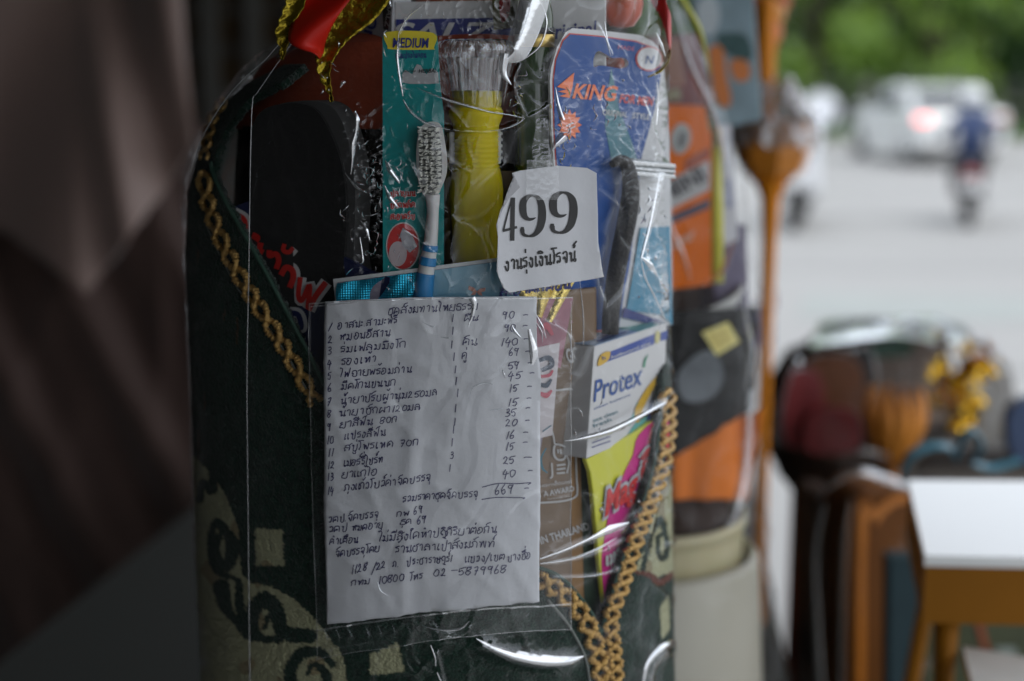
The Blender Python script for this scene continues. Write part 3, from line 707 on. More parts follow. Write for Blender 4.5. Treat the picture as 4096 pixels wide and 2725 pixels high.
gold0 = mat('tmp', (1,1,1)); ro = mk('rug_pile', G2_.reshape(-1, 3), Fc, gold0, rug, True)
ca = ro.data.color_attributes.new('dye', 'FLOAT_COLOR', 'POINT')
ca.data.foreach_set('color', np.concatenate([col.reshape(-1, 3), np.ones((col.size // 3, 1))], 1).astype(np.float32).ravel())
rm = bpy.data.materials.new('rug_wool'); rm.use_nodes = True; t_ = rm.node_tree; b_ = t_.nodes['Principled BSDF']
at = t_.nodes.new('ShaderNodeAttribute'); at.attribute_name = 'dye'; t_.links.new(at.outputs[0], b_.inputs['Base Color'])
b_.inputs['Roughness'].default_value = .85; b_.inputs['Sheen Weight'].default_value = .15; b_.inputs['Specular IOR Level'].default_value = .2
tc = t_.nodes.new('ShaderNodeTexCoord'); nz = t_.nodes.new('ShaderNodeTexNoise'); nz.inputs['Scale'].default_value = 700
bp = t_.nodes.new('ShaderNodeBump'); bp.inputs['Distance'].default_value = .002; t_.links.new(tc.outputs['Object'], nz.inputs['Vector']); t_.links.new(nz.outputs[0], bp.inputs['Height']); t_.links.new(bp.outputs[0], b_.inputs['Normal'])
ro.data.materials[0] = rm
s = ro.modifiers.new('solid', 'SOLIDIFY'); s.thickness = .004; s.offset = 1
from mathutils.bvhtree import BVHTree
_b = BVHTree.FromPolygons(G.reshape(-1, 3)[:].tolist(), gridfaces(nu, len(ys)).tolist())
def rugs(e):
    def f(px, py):
        px = np.asarray(px, float); v = rayv(px, py); sh = v.shape; o_ = []
        for q in v.reshape(-1, 3):
            h_ = _b.ray_cast(Vector(CAM), Vector(q).normalized())[0]
            if h_ is None: h_ = Vector(CAM) + Vector(q) * .82
            n_ = np.array([h_[0] - CX, h_[1] - CY, 0]); n_ /= np.linalg.norm(n_); o_.append(np.array(h_) + n_ * e)
        return np.array(o_).reshape(sh)
    f.kind = 'cyl'; f.c = (CX, CY); return f
# piping along the edge
pipe_m = mat('green_piping', (.02, .06, .04), .7)
def on(px_pts, surf): 
    a = np.asarray(px_pts, float); return surf(a[:, 0], a[:, 1])
rs_ = rugs(.0004)
edgeL = smoothline([(850, 650), (852, 690), (900, 800), (960, 905), (1060, 1080), (1160, 1270), (1240, 1420), (1420, 1760), (1640, 2050), (1900, 2200), (2167, 2275), (2250, 2317), (2307, 2377), (2363, 2452), (2400, 2536)], 8)
edgeR = smoothline([(2400, 2536), (2440, 2392), (2475, 2270), (2520, 2146), (2570, 2000), (2612, 1852), (2634, 1700), (2648, 1560)], 8)
tube('edge_piping', on(edgeL, rs_), .0011, pipe_m, rug, 8); tube('edge_piping', on(edgeR, rs_), .0011, pipe_m, rug, 8)
ol = smoothline([(2190, 2400), (2250, 2470), (2290, 2530), (2335, 2620), (2352, 2700), (2360, 2800)], 8)
tube('stitch_line', on(ol, rugs(.0006)), .0007, mat('grey_thread', (.2, .22, .2), .7), rug, 6)
ol = smoothline([(830, 900), (880, 1010), (960, 1160), (1060, 1290), (1150, 1420), (1230, 1560)], 8)
tube('stitch_line', on(ol, rugs(.0006)), .0005, mat('grey_thread', (.2, .22, .2), .7), rug, 6)
# gold braid
gold = mat('gold_braid', (.55, .34, .11), .34, metal=.6, bump=.6, bscale=900, var=.25, vscale=300)
def braid(line, width, pitch, rad, r0, name='gold_braid', knots=True):
    ln = smoothline(line, 40); seg = np.linalg.norm(np.diff(ln, axis=0), axis=1); sl_ = np.concatenate([[0], np.cumsum(seg)])
    n = int(sl_[-1] / 3.2); s_ = np.linspace(0, sl_[-1], n); x = np.interp(s_, sl_, ln[:, 0]); y = np.interp(s_, sl_, ln[:, 1])
    tx, ty = np.gradient(x), np.gradient(y); l = np.hypot(tx, ty); nx, ny = -ty / l, tx / l
    V = []; Fc = []
    for ph, row in ((0, 0), (np.pi, 0)):
        a = 2 * np.pi * s_ / pitch + ph + 1.1 * noise2(s_ / 170., 0 * s_ + 3.3, 5)
        wob = .44 * np.sin(a) / np.sqrt(.35 + np.sin(a) ** 2) * .95
        off = width * wob; hgt = .0007 * np.cos(a + .4)
        sx = x + nx * off + tx / l * width * .10 * np.sin(2 * a); sy = y + ny * off + ty / l * width * .10 * np.sin(2 * a)
        p = rugs(.0012)(sx, sy); nn = p - np.array([CX, CY, 0]); nn[:, 2] = 0; nn /= np.linalg.norm(nn, axis=1, keepdims=True); p = p + nn * hgt[:, None]
        rr = rad * (1 + .22 * np.sin(s_ / pitch * 2 * np.pi * 10 + ph) + .1 * rng.normal(size=n))
        v, f = tubegeo(p, np.maximum(rr, rad * .5), 7); k = len(V) and sum(len(q) for q in V)
        V.append(v); Fc += [tuple(q + k for q in g) for g in f]
    return mk(name, np.concatenate(V), Fc, gold, rug, True)
braid([(905, 400), (862, 470), (838, 560), (822, 640)], 46, 110, .0012, .1292)
braid([(822, 690), (836, 790), (862, 880), (905, 985), (965, 1100), (1035, 1215), (1110, 1335), (1190, 1470), (1270, 1610)], 66, 164, .00165, .1300)
braid([(2050, 2290), (2167, 2325), (2237, 2368), (2302, 2432), (2344, 2499), (2367, 2555), (2386, 2630), (2395, 2713), (2400, 2840)], 76, 136, .0019, .1300)
braid([(2662, 1560), (2662, 1727), (2645, 1847), (2616, 1945), (2576, 2053), (2540, 2146), (2504, 2262), (2473, 2360), (2442, 2440), (2436, 2522), (2448, 2601), (2456, 2713), (2460, 2840)], 60, 100, .0017, .1300)

# ---- core: dark stuff inside (folded robe, brown parcel paper)
core = thing('folded_robe', 'folded orange-red robe cloth packed behind the black sandal and toothbrush card', 'cloth', (CX, CY + .01, TZ))
robe = mat('robe_cloth', (.32, .055, .02), .85, bump=.4, bscale=200, var=.25, vscale=30)
ys2 = np.linspace(180, 510, 60); Gc = rings([(180, 1180), (260, 1060), (420, 960), (1000, 900), (1300, 900)], [(180, 2500), (1300, 2560)], ys2, .078, np.pi + .8, -.8, 140)
cxp, cyp = project(Gc); Gc = Gc + np.stack([np.cos(np.linspace(0, 20, 140)), np.sin(np.linspace(0, 30, 140)), 0 * np.linspace(0, 1, 140)], -1)[None] * .0015
mk('robe_roll', Gc.reshape(-1, 3), gridfaces(140, 60), robe, core, True)
top = Gc[0]; V = np.concatenate([top, [top.mean(axis=0) + (0, 0, .03)]]); mk('robe_top', V, [(i, i + 1, 140) for i in range(139)], robe, core, True)
dbg = thing('dark_plastic_bag', 'black plastic bag filling the gap between the sandal and the teal toothbrush card', 'bag', (CX - .03, CY, TZ))
Gd = rings([(500, 960), (1400, 900)], [(500, 2540), (1400, 2560)], np.linspace(495, 1700, 60), .080, np.pi + .5, -.5, 160)
Gd += np.stack([0 * Gd[..., 0], .004 * noise2(Gd[..., 0] * 90, Gd[..., 2] * 70, 3) + .002 * noise2(Gd[..., 0] * 300, Gd[..., 2] * 200, 4), 0 * Gd[..., 0]], -1)
mk('bag_skin', Gd.reshape(-1, 3), gridfaces(160, 60), mat('black_bag_plastic', (.012, .011, .009), .25, bump=.6, bscale=90, var=.4), dbg, True)
pc = thing('brown_parcel', 'brown paper parcel with pale printed marks standing deep inside behind the price tag', 'parcel', (CX + .02, CY - .02, TZ))
brn = mat('brown_paper', (.075, .045, .02), .6, bump=.4, bscale=80, var=.5, vscale=45)
Gc = rings([(380, 1500), (3200, 1500)], [(380, 2500), (3200, 2500)], np.linspace(640, 3100, 50), .094, np.pi, 0, 90)
Gc += np.stack([0 * Gc[..., 0], .004 * noise2(Gc[..., 0] * 60, Gc[..., 2] * 60, 3), 0 * Gc[..., 0]], -1)
mk('parcel_paper', Gc.reshape(-1, 3), gridfaces(90, 50), brn, pc, True)

# ---- black sandal
blk = mat('black_foam', (.008, .008, .008), .9, bump=.3, bscale=400, var=.2); 
sd_ = chord(1000, 1420, .121, 800)
san = thing('sandal', 'black sandal sole standing upright at the left inside the wrap, grey rim round its toe', 'sandal', (-.12, .74, TZ))
gm2 = mat('grey_rubber', (.05, .05, .05), .75)
def arcp(pts, n=6): return smoothline(pts, n, True)
slab('rim', arcp([(1010, 900), (1010, 560), (1060, 440), (1180, 405), (1290, 412), (1350, 470), (1392, 600), (1412, 760), (1405, 1000), (1390, 1200), (1020, 1200)]), offs(sd_, -.002), .014, gm2, san)
slab('foot_bed', arcp([(1000, 900), (1000, 570), (1040, 450), (1140, 415), (1250, 430), (1320, 530), (1370, 680), (1385, 860), (1375, 1040), (1360, 1200), (1010, 1200)]), sd_, .004, blk, san)
# ---- navy detergent bag with red letters
det = thing('detergent_bag', 'navy blue detergent bag with slanting red white-edged letters beside the gold braid', 'bag', (-.12, .72, TZ))
dp = chord(930, 1500, .1235, 1100)
navy = mat('navy_bag', (.010, .016, .07), .3, coat=.3, bump=.5, bscale=40)
slab('bag', [(930, 830), (1010, 800), (1130, 900), (1250, 960), (1400, 1040), (1460, 1080), (1560, 1110), (1560, 1700), (1300, 1700), (1120, 1350), (1000, 1100)], offs(dp, .0005), .004, navy, det)
wl = mat('letter_white', (.55, .55, .55), .5, var=0); rl = mat('letter_red', (.50, .02, .015), .5, var=0); nl_ = mat('letter_navy', (.012, .02, .10), .5, var=0)
LT = [([(940, 850), (985, 880), (985, 940), (960, 900)], 20), ([(1015, 940), (1035, 950), (1028, 962)], 26), ([(1050, 970), (1045, 1000), (1060, 1010)], 24), ([(1085, 1000), (1085, 1022), (1110, 1015), (1122, 1040), (1112, 1075)], 22),
      ([(1145, 975), (1140, 1000), (1162, 1008), (1180, 990)], 18), ([(1130, 1100), (1150, 1070), (1175, 1080), (1180, 1110), (1165, 1150)], 24), ([(1208, 1108), (1200, 1180), (1215, 1200), (1245, 1140), (1238, 1230)], 20), ([(1310, 1128), (1265, 1190), (1240, 1240)], 24)]
ds = offs(dp, .0005)
ribbons('letter_edge', [(smoothline(p, 6), wd + 26) for p, wd in LT], ds, wl, det, 4e-4)
ribbons('letter', [(smoothline(p, 6), wd) for p, wd in LT], ds, rl, det, 9e-4)
L2 = [([(1125, 1180), (1150, 1230), (1170, 1290), (1210, 1310), (1200, 1260), (1170, 1250)], 22)]
ribbons('letter_edge', [(smoothline(p, 6), wd + 26) for p, wd in L2], ds, wl, det, 4e-4); ribbons('letter', [(smoothline(p[2:], 6), wd) for p, wd in L2], ds, nl_, det, 9e-4)

# ---- toothpaste boxes
cardw = mat('carton_white', (.60, .60, .60), .45, var=.04); nb = mat('print_navy', (.010, .02, .18), .4, var=0); nt_ = mat('print_blue', (.012, .07, .28), .4, var=0); nteal = mat('print_teal', (.015, .14, .20), .4, var=0); nblk = mat('print_black', (.01, .01, .012), .4, var=0)
tb1 = thing('toothpaste_box', 'white and navy toothpaste box lying level across the top, behind the flashlight', 'box', (.0, .73, 1.7))
f1 = facing(1990, 150, .715, 2, 0)
slab('carton', [(1578, 8), (2425, -4), (2425, 395), (1578, 385)], f1, .03, cardw, tb1, bevel=.0006)
slab('navy_band', [(1584, 78), (2060, 70), (2050, 168), (1584, 168)], offs(f1, .0006), .0004, nb, tb1)
text('SALZ', (1560, 168), (1990, 166), 76, offs(f1, .0006), wl, tb1, shear=.3, offset=.02, name='brand_lettering')
text('Original', (2166, 160), (2392, 140), 58, f1, nb, tb1, shear=.2, offset=.02)
text('80 g', (2300, 320), (2390, 318), 34, f1, nb, tb1)
tb2 = thing('toothpaste_box', 'grey-white toothpaste box standing on end in shadow left of the toothbrush card', 'box', (-.1, .74, 1.6))
f2 = plane3(P(1560, 100, .712), P(1362, 60, .742), P(1555, 350, .715))
cardg = mat('carton_shade_white', (.42, .42, .44), .5, var=.05)  # darker copy of the carton white, shade put into the colour
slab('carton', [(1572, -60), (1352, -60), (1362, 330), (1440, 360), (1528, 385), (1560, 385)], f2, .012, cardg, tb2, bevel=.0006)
slab('dark_strip', [(1530, 12), (1568, 14), (1553, 122), (1535, 118)], offs(f2, .0003), .0003, nblk, tb2)
text('SALZ', (1556, 20), (1542, 112), 22, offs(f2, .0004), wl, tb2, up=(1, .05), shear=.2)
text('Original', (1462, 55), (1454, 315), 48, f2, nb, tb2, up=(1, .05), shear=.2, offset=.02)
text('80 g', (1415, 255), (1412, 312), 22, f2, nb, tb2, up=(1, .05))

# ---- toothbrush blister card
teal = mat('card_teal', (.006, .24, .24), .4, coat=0, spec=.3, var=.05); yel = mat('print_yellow', (.75, .62, .03), .4, var=.03); greyp = mat('card_grey', (.36, .37, .38), .5)
tbk = thing('toothbrush_pack', 'teal blister card marked MEDIUM holding a white and blue toothbrush', 'toothbrush', (-.08, .68, 1.3))
ft = chord(1530, 1800, .1225, 600)
slab('card', [(1530, 150), (1536, 132), (1548, 126), (1735, 132), (1748, 142), (1752, 175), (1760, 330), (1776, 460), (1776, 1200), (1532, 1200)], ft, .0012, teal, tbk,
     holes=None)
slab('yellow_tab', arcp([(1548, 128), (1734, 132), (1736, 190), (1725, 199), (1570, 198), (1550, 185)], 4), offs(ft, .0003), .0003, yel, tbk)
text('MEDIUM', (1571, 190), (1716, 191), 38, offs(ft, .0004), nb, tbk, offset=.02, shear=.12)
ribbons('thai_lettering', handlines('ขนแปรงไนล่อน', (1582, 232), (1705, 230), 17, 2.6, .05, 0), ft, nb, tbk)
tooth = [(1610, 330), (1610, 296), (1622, 280), (1640, 292), (1650, 297), (1658, 275), (1668, 257), (1684, 262), (1695, 285), (1706, 298), (1718, 282), (1728, 273), (1740, 280), (1752, 290), (1756, 333), (1720, 336), (1640, 336)]
slab('window', tooth, offs(ft, .0004), .0003, greyp, tbk)
text('HERBAL', (1675, 292), (1750, 290), 15, offs(ft, .0005), nblk, tbk, offset=.02, shear=.2)
text('dentiste', (1612, 290), (1664, 288), 10, offs(ft, .0005), nblk, tbk)
rdm = mat('print_red', (.55, .03, .03), .4, var=0)
for i, s_ in enumerate(['ปลายมน', 'ขจัดพลัค', 'สะอาดวับ']):
    y = 786 + 46 * i
    hl = handlines(s_, (1562, y), (1660, y - 3), 19, 8.5, .03, 0)
    ribbons('letter_edge', hl, ft, mat('print_pale', (.6, .62, .62), .5, var=0), tbk, 4e-4)
    ribbons('thai_lettering', [(p, 4.0) for p, _ in hl], ft, rdm, tbk, 7e-4)
def ell(cx_, cy_, a, b, n=28, rot=0): 
    th = np.linspace(0, 2 * np.pi, n, endpoint=False); x = a * np.cos(th); y = b * np.sin(th); c, s = math.cos(rot), math.sin(rot)
    return np.stack([cx_ + x * c - y * s, cy_ + x * s + y * c], -1)
slab('oval_edge', ell(1612, 985, 68, 96), offs(ft, .0003), .0002, mat('print_pale', (.6, .62, .62), .5, var=0), tbk)
slab('oval', ell(1612, 985, 63, 91), offs(ft, .0005), .0002, rdm, tbk)
slab('tooth_picture', ell(1592, 1015, 36, 50), offs(ft, .0008), .0002, mat('print_grey_pink', (.5, .42, .44), .5, var=.1), tbk)
slab('brush_picture', [(1612, 910), (1650, 940), (1668, 985), (1640, 1010), (1612, 985), (1600, 940)], offs(ft, .0009), .0002, mat('print_grey', (.42, .42, .46), .5, var=.1), tbk)
# brush itself
wpl = mat('white_plastic', (.62, .62, .62), .3, coat=.4, var=.02, sub=.1); blu = mat('blue_rubber', (.02, .22, .50), .4, var=.03)
fb = offs(ft, .007)
hd = slab('brush_head', arcp([(1735, 486), (1765, 500), (1780, 560), (1790, 640), (1786, 700), (1762, 760), (1745, 790), (1715, 790), (1690, 765), (1672, 700), (1668, 600), (1680, 520), (1705, 492)], 4), offs(ft, .0055), .003, wpl, tbk, bevel=.0006)
slab('bristle_gap_shade', arcp([(1722, 505), (1752, 515), (1764, 570), (1770, 650), (1766, 710), (1745, 755), (1715, 772), (1692, 750), (1682, 690), (1680, 600), (1688, 530)], 4), offs(ft, .0059), .0004, mat('gap_shade_grey', (.16, .17, .16), .6), tbk)  # dark slab paints the shade between the bristle tufts
bv = []; bf = []
for r_ in range(12):
    for c_ in range(4):
        px = 1690 + c_ * 22 + 5 * math.sin(r_ * .3); py = 512 + r_ * 22.5 + c_ * 1.5
        p0 = offs(ft, .0058)(np.array([px + 4.]), np.array([py]))[0]; p1 = offs(ft, .0100)(np.array([px - 6. - 3 * random.random()]), np.array([py + random.uniform(-2, 2)]))[0]
        for h in range(7):
            j = np.array([random.uniform(-.0006, .0006), 0, random.uniform(-.0007, .0007)])
            v, f = tubegeo(np.array([p0 + j, p0 * .5 + p1 * .5 + j * 1.1, p1 + j * 1.7]), .00028, 5); k = len(bv); bv += list(v); bf += [tuple(q + k for q in g) for g in f]
bo = mk('bristles', bv, bf, mat('bristle_nylon', (.74, .74, .68), .4, var=.05), hd, True); bo['kind'] = 'stuff'
hp = on(smoothline([(1733, 775), (1733, 850), (1728, 930), (1722, 990), (1712, 1050), (1700, 1130), (1690, 1230)], 12), offs(ft, .005))
tube('handle', hp, np.interp(np.linspace(0, 1, len(hp)), [0, .15, .5, 1], [.0035, .0028, .0034, .0046]), wpl, tbk, 14)
for a, b in ((.46, .53), (.60, .68), (.75, .92)):
    i0, i1 = int(a * len(hp)), int(b * len(hp))
    tube('grip_band', hp[i0:i1 + 1], np.interp(np.linspace(a, b, i1 - i0 + 1), [0, .15, .5, 1], [.0035, .0028, .0034, .0046]) + .0004, blu, tbk, 14)
def dome(u, v): return .011 * np.clip(1 - (2 * u - 1) ** 4, 0, 1) * np.clip(1 - (2 * v - 1) ** 8, 0, 1) + .0005
gridq('blister', [(1612, 350), (1800, 400), (1800, 1180), (1600, 1180)], ft, film_mat('blister_plastic', .22, .003, .05, bump=.05), tbk, 30, 60, dome)

# ---- yellow flashlight
fl = thing('flashlight', 'yellow plastic flashlight with a fluted clear head standing lens up', 'flashlight', tuple(pxy(1905, 1300, .70)))
AX = .702; ypl = mat('yellow_plastic', (.74, .60, .003), .5, coat=0, spec=.25, var=.03, bump=.12, bscale=120, sub=.08)
def zz(py): return pxy(1905, py, AX)[2]
ax0 = pxy(1905, 700, AX)[0]; fc = (ax0, AX, 0); K = (AX / math.cos(PITCH)) / F * .985
def prof(lst): return [(r_ * K, zz(py)) for r_, py in lst]
rib = [(90, 520)]
for y0 in range(545, 670, 20): rib += [(90, y0 - 3), (94, y0), (90, y0 + 4)]
body = [(2, 1300), (92, 1298), (94, 1050), (97, 960), (100, 880), (106, 800), (107, 760), (103, 715), (94, 675)] + rib[::-1] + [(92, 500), (101, 478), (107, 462), (108, 446), (104, 440), (101, 436), (101, 366), (97, 364), (70, 362), (3, 362)]
lathe('barrel', prof(body), fc, ypl, fl, 64)
crys = film_mat('clear_acrylic', gain=2.6, haze=.03, rough=.05, base_gloss=.03, bump=.25, bscale=200)
flute = lambda th, z: 1 + .07 * np.abs(np.sin(th * 8)) * np.clip((z - zz(430)) / (zz(240) - zz(430)), 0, 1) * 1.3 - .03
lathe('lens_head', prof([(103, 436), (108, 400), (112, 360), (121, 310), (132, 262), (140, 238), (148, 212), (150, 200), (146, 180), (134, 166), (110, 158), (104, 162), (120, 190), (118, 215), (108, 260), (102, 330), (102, 420)]), fc, crys, fl, 128, mod=flute, cap=False)
# needle-like facets around the head
for i in range(16):
    a = 2 * math.pi * i / 16
    if math.sin(a) > .3: continue
    def pt(r_, py, da=0): return (ax0 + r_ * K * math.cos(a + da), AX + r_ * K * math.sin(a + da), zz(py))
    V = [pt(150, 232, -.12), pt(150, 232, .12), pt(158, 236, 0), pt(116, 425, 0), pt(140, 226, 0)]
    mk('facet', V, [(0, 2, 3), (2, 1, 3), (1, 0, 3), (0, 4, 2), (4, 1, 2)], crys, fl)
for i in range(16):
    a = 2 * math.pi * (i + .5) / 16
    V = []
    lathe('bead', [(.0001, -.0016), (.0013, -.0008), (.0017, 0), (.0013, .0009), (.0001, .0016)], (ax0 + 141 * K * math.cos(a), AX + 141 * K * math.sin(a), zz(226)), crys, fl, 10) if math.sin(a) < .3 else None
sw = pxy(1818, 590, AX); box('switch', (sw[0], AX - .001, sw[2]), (.0048, .006, .0155), mat('grey_white_plastic', (.5, .5, .52), .4), fl, bevel=.0008)
cl = pxy(2000, 590, AX); box('clip', (cl[0] - .0006, AX, cl[2]), (.0022, .005, .016), wpl, fl, bevel=.0006)
for i in range(5):
    z_ = pxy(2001, 535 + i * 24, AX); box('clip_tooth', (z_[0], AX, z_[2]), (.0022, .004, .0014), wpl, fl, bevel=.0004)

# ---- dark green bottle
gb = thing('bottle', 'dark green bottle with a gold neck band behind and right of the flashlight', 'bottle', tuple(pxy(2138, 1000, .708)))
AX = .708; K = (AX / math.cos(PITCH)) / F * .985
gl_ = mat('green_glass', (.018, .05, .006), .12, coat=.3, var=.5, vscale=60)
def zz(py): return pxy(2138, py, AX)[2]
bx = pxy(2138, 400, AX)[0]
lathe('glass', prof([(3, 900), (72, 898), (76, 880), (76, 340), (74, 330), (78, 325), (78, 318), (74, 310), (75, 200), (72, 60), (60, 0), (40, -60), (36, -200), (2, -202)]), (bx, AX, 0), gl_, gb, 48)
lathe('gold_band', prof([(77, 190), (79, 188), (79, 140), (77, 138)]), (bx, AX, 0), mat('gold_foil_band', (.62, .45, .14), .3, metal=.7), gb, 48, cap=False)
lathe('dark_label', prof([(77, 137), (78, 136), (78, 114), (77, 113)]), (bx, AX, 0), nblk, gb, 48, cap=False)
rp = thing('snack_pack', 'small red and yellow printed pack behind the film fold at the top', 'pack', tuple(pxy(2010, 60, .72)))
fp = facing(2010, 30, .700, -6); slab('pack', [(1965, -60), (2075, -60), (2065, 110), (1975, 120)], fp, .004, mat('pack_olive', (.10, .09, .02), .4, var=.4, vscale=120), rp)
slab('print', arcp([(2005, -20), (2040, -10), (2035, 60), (2010, 90), (1998, 40)], 4), offs(fp, .0003), .0002, mat('print_crimson', (.35, .02, .02), .4, var=.5, vscale=300), rp)

# ---- razor card
rz = thing('razor_pack', 'blue and white razor blister card with orange KING lettering and a chrome razor', 'razor', (.08, .73, 1.4))
fr_ = chord(2215, 2690, .1225, 600)
blue = mat('card_blue', (.003, .062, .27), .4, coat=0, spec=.3, var=.12, vscale=60); cw = mat('card_white', (.58, .59, .60), .4, var=.05); orr = mat('print_orange', (.80, .16, .03), .4, var=.03); lred = mat('print_scarlet', (.60, .05, .04), .4, var=0)
hole = smoothline([(2372, 268), (2372, 232), (2388, 205), (2420, 218), (2445, 232), (2490, 232), (2510, 250), (2500, 270), (2470, 273), (2400, 262)], 4, True)
outl = [(2200, 320), (2205, 270), (2228, 190), (2262, 130), (2290, 113), (2400, 122), (2560, 140), (2610, 165), (2640, 200), (2655, 260), (2672, 420), (2682, 700), (2690, 1300), (2250, 1320), (2230, 900), (2205, 500)]
slab('card', outl, fr_, .0012, cw, rz, holes=[hole])
bl_o = [(2212, 320), (2222, 240), (2250, 165), (2278, 138), (2400, 148), (2540, 168), (2600, 190), (2635, 235), (2640, 300), (2620, 420), (2590, 530), (2562, 630), (2548, 760), (2535, 900), (2515, 1060), (2492, 1180), (2470, 1320), (2250, 1320), (2240, 900), (2215, 520)]
bl_o = np.array(bl_o, float)
slab('red_border', bl_o + (bl_o - bl_o.mean(axis=0)) * .012, offs(fr_, .0003), .0002, lred, rz, holes=[hole])
slab('blue_print', bl_o, offs(fr_, .0006), .0002, blue, rz, holes=[hole])
fz_ = offs(fr_, .0007)
slab('wing_emblem', [(2222, 348), (2290, 292), (2284, 345), (2272, 392), (2232, 385), (2262, 375), (2226, 366), (2262, 358)], offs(fz_, .0003), .0002, orr, rz)
text('KING', (2282, 392), (2462, 404), 58, fz_, orr, rz, shear=.25, offset=.025, name='brand_lettering')
text('FOR', (2470, 410), (2532, 415), 34, fz_, lred, rz, shear=.2, offset=.025)
text('MEN', (2542, 418), (2606, 424), 34, fz_, lred, rz, shear=.2, offset=.025)
text('ORIGINAL', (2404, 460), (2502, 470), 23, fz_, mat('print_pale', (.6, .62, .62), .5, var=0), rz, offset=.01)
text('STYLE', (2522, 473), (2592, 480), 23, fz_, mat('print_pale', (.6, .62, .62), .5, var=0), rz, offset=.01)
text('MADE', (2465, 196), (2530, 204), 16, fz_, mat('print_pink', (.55, .12, .2), .5, var=0), rz)
star = []
for i in range(24):
    a = i * math.pi / 12; r_ = 42 if i % 2 else 62; star.append((2272 + r_ * .78 * math.cos(a), 500 + r_ * math.sin(a)))
slab('burst_emblem', star, offs(fz_, .0003), .0002, orr, rz)
ribbons('burst_mark', [strip([(2255, 505), (2285, 490)], [5, 5]), strip([(2262, 520), (2292, 505)], [5, 5])], offs(fz_, .0004), cw, rz)
slab('badge_ring', ell(2590, 235, 54, 50), offs(fz_, .0003), .0002, lred, rz); slab('badge', ell(2590, 235, 49, 45), offs(fz_, .0006), .0002, cw, rz)
text('N', (2570, 255), (2605, 257), 34, offs(fz_, .0006), nt_, rz, shear=.2)
gr = mat('print_green_haze', (.03, .17, .22), .4, var=.1)
slab('blade_graphic', [(2440, 272), (2452, 330), (2470, 430), (2520, 560), (2545, 640), (2440, 640), (2415, 500), (2425, 380)], offs(fz_, .0001), .0001, gr, rz)
slab('teal_panel', [(2555, 912), (2672, 905), (2684, 1300), (2640, 1260), (2500, 1240), (2525, 1100)], offs(fr_, .0010), .0002, mat('print_cyan', (.02, .22, .36), .35, coat=.3, var=.1), rz)
slab('dark_strip', [(2490, 1230), (2640, 1285), (2665, 1310), (2482, 1270)], offs(fr_, .0012), .0002, nb, rz)
# razor
rzh = offs(fr_, .010)
hdl = on(smoothline([(2395, 655), (2425, 640), (2452, 655), (2466, 700), (2470, 780), (2455, 880), (2430, 1000), (2408, 1120), (2392, 1250), (2388, 1330)], 10), offs(fr_, .008))
tube('handle', hdl, np.interp(np.linspace(0, 1, len(hdl)), [0, .2, .5, 1], [.0018, .0035, .0052, .0045]), mat('razor_handle', (.014, .012, .011), .5, spec=.3, bump=.8, bscale=500), rz, 14)
pr = [(2452, 636), (2636, 652), (2640, 662), (2455, 648)]
slab('razor_head', [(2448, 640), (2470, 632), (2620, 648), (2640, 668), (2634, 706), (2470, 698), (2455, 672)], rzh, .005, mat('head_plastic', (.16, .18, .18), .3), rz, bevel=.001)
for y0, hh_ in ((646, 16), (672, 9), (688, 15)):
    slab('blade', [(2458, y0 - 6), (2630, y0 + 8), (2634, y0 + 8 + hh_), (2462, y0 - 6 + hh_)], offs(rzh, .0012), .0012, chrome, rz, bevel=.0003)
def dome2(u, v): return .017 * np.clip(1 - (2 * u - 1) ** 4, 0, 1) * np.clip(1 - (2 * v - 1) ** 8, 0, 1) + .0005
gridq('blister', [(2340, 610), (2655, 640), (2660, 1290), (2335, 1290)], fr_, film_mat('blister_plastic', .22, .003, .05, bump=.05), rz, 24, 40, dome2)

# ---- fabric softener sachet
sa = thing('softener_sachet', 'pale blue sachet with a shiny blue foil top strip and butterfly, behind the handwritten list', 'sachet', (-.02, .68, 1.2))
fs = cyl(.1255)
gridq('pouch', [(1335, 1118), (2300, 1000), (2180, 1850), (1420, 1900)], fs, mat('pouch_lilac', (.30, .27, .34), .3, coat=.3, bump=.5, bscale=40, var=.2, vscale=40), sa, 50, 40, lambda u, v: -.006 * v + 0 * u)
gridq('seal_edge', [(1335, 1116), (2090, 1018), (2090, 1032), (1337, 1131)], fs, mat('print_pale', (.6, .62, .62), .5, var=0), sa, 40, 3, lambda u, v: .0006 + 0 * u)
gridq('seal_edge', [(1335, 1118), (1351, 1116), (1362, 1240), (1346, 1240)], fs, mat('print_pale', (.6, .62, .62), .5, var=0), sa, 4, 10, lambda u, v: .0007 + 0 * u)
foil = bpy.data.materials.new('blue_foil'); foil.use_nodes = True; t_ = foil.node_tree; b_ = t_.nodes['Principled BSDF']
b_.inputs['Base Color'].default_value = (.03, .50, .75, 1); b_.inputs['Metallic'].default_value = .8; b_.inputs['Roughness'].default_value = .34
tc = t_.nodes.new('ShaderNodeTexCoord'); wv = t_.nodes.new('ShaderNodeTexWave'); wv.inputs['Scale'].default_value = 260; wv.inputs['Distortion'].default_value = .6
wv2 = t_.nodes.new('ShaderNodeTexWave'); wv2.bands_direction = 'Z'; wv2.inputs['Scale'].default_value = 260; wv2.inputs['Distortion'].default_value = .6
ad = t_.nodes.new('ShaderNodeMath'); ad.operation = 'ADD'; bp = t_.nodes.new('ShaderNodeBump'); bp.inputs['Strength'].default_value = .45; bp.inputs['Distance'].default_value = .0004
for q_ in (wv, wv2): t_.links.new(tc.outputs['Object'], q_.inputs['Vector'])
t_.links.new(wv.outputs['Fac'], ad.inputs[0]); t_.links.new(wv2.outputs['Fac'], ad.inputs[1]); t_.links.new(ad.outputs[0], bp.inputs['Height']); t_.links.new(bp.outputs[0], b_.inputs['Normal'])
MATS['blue_foil'] = foil
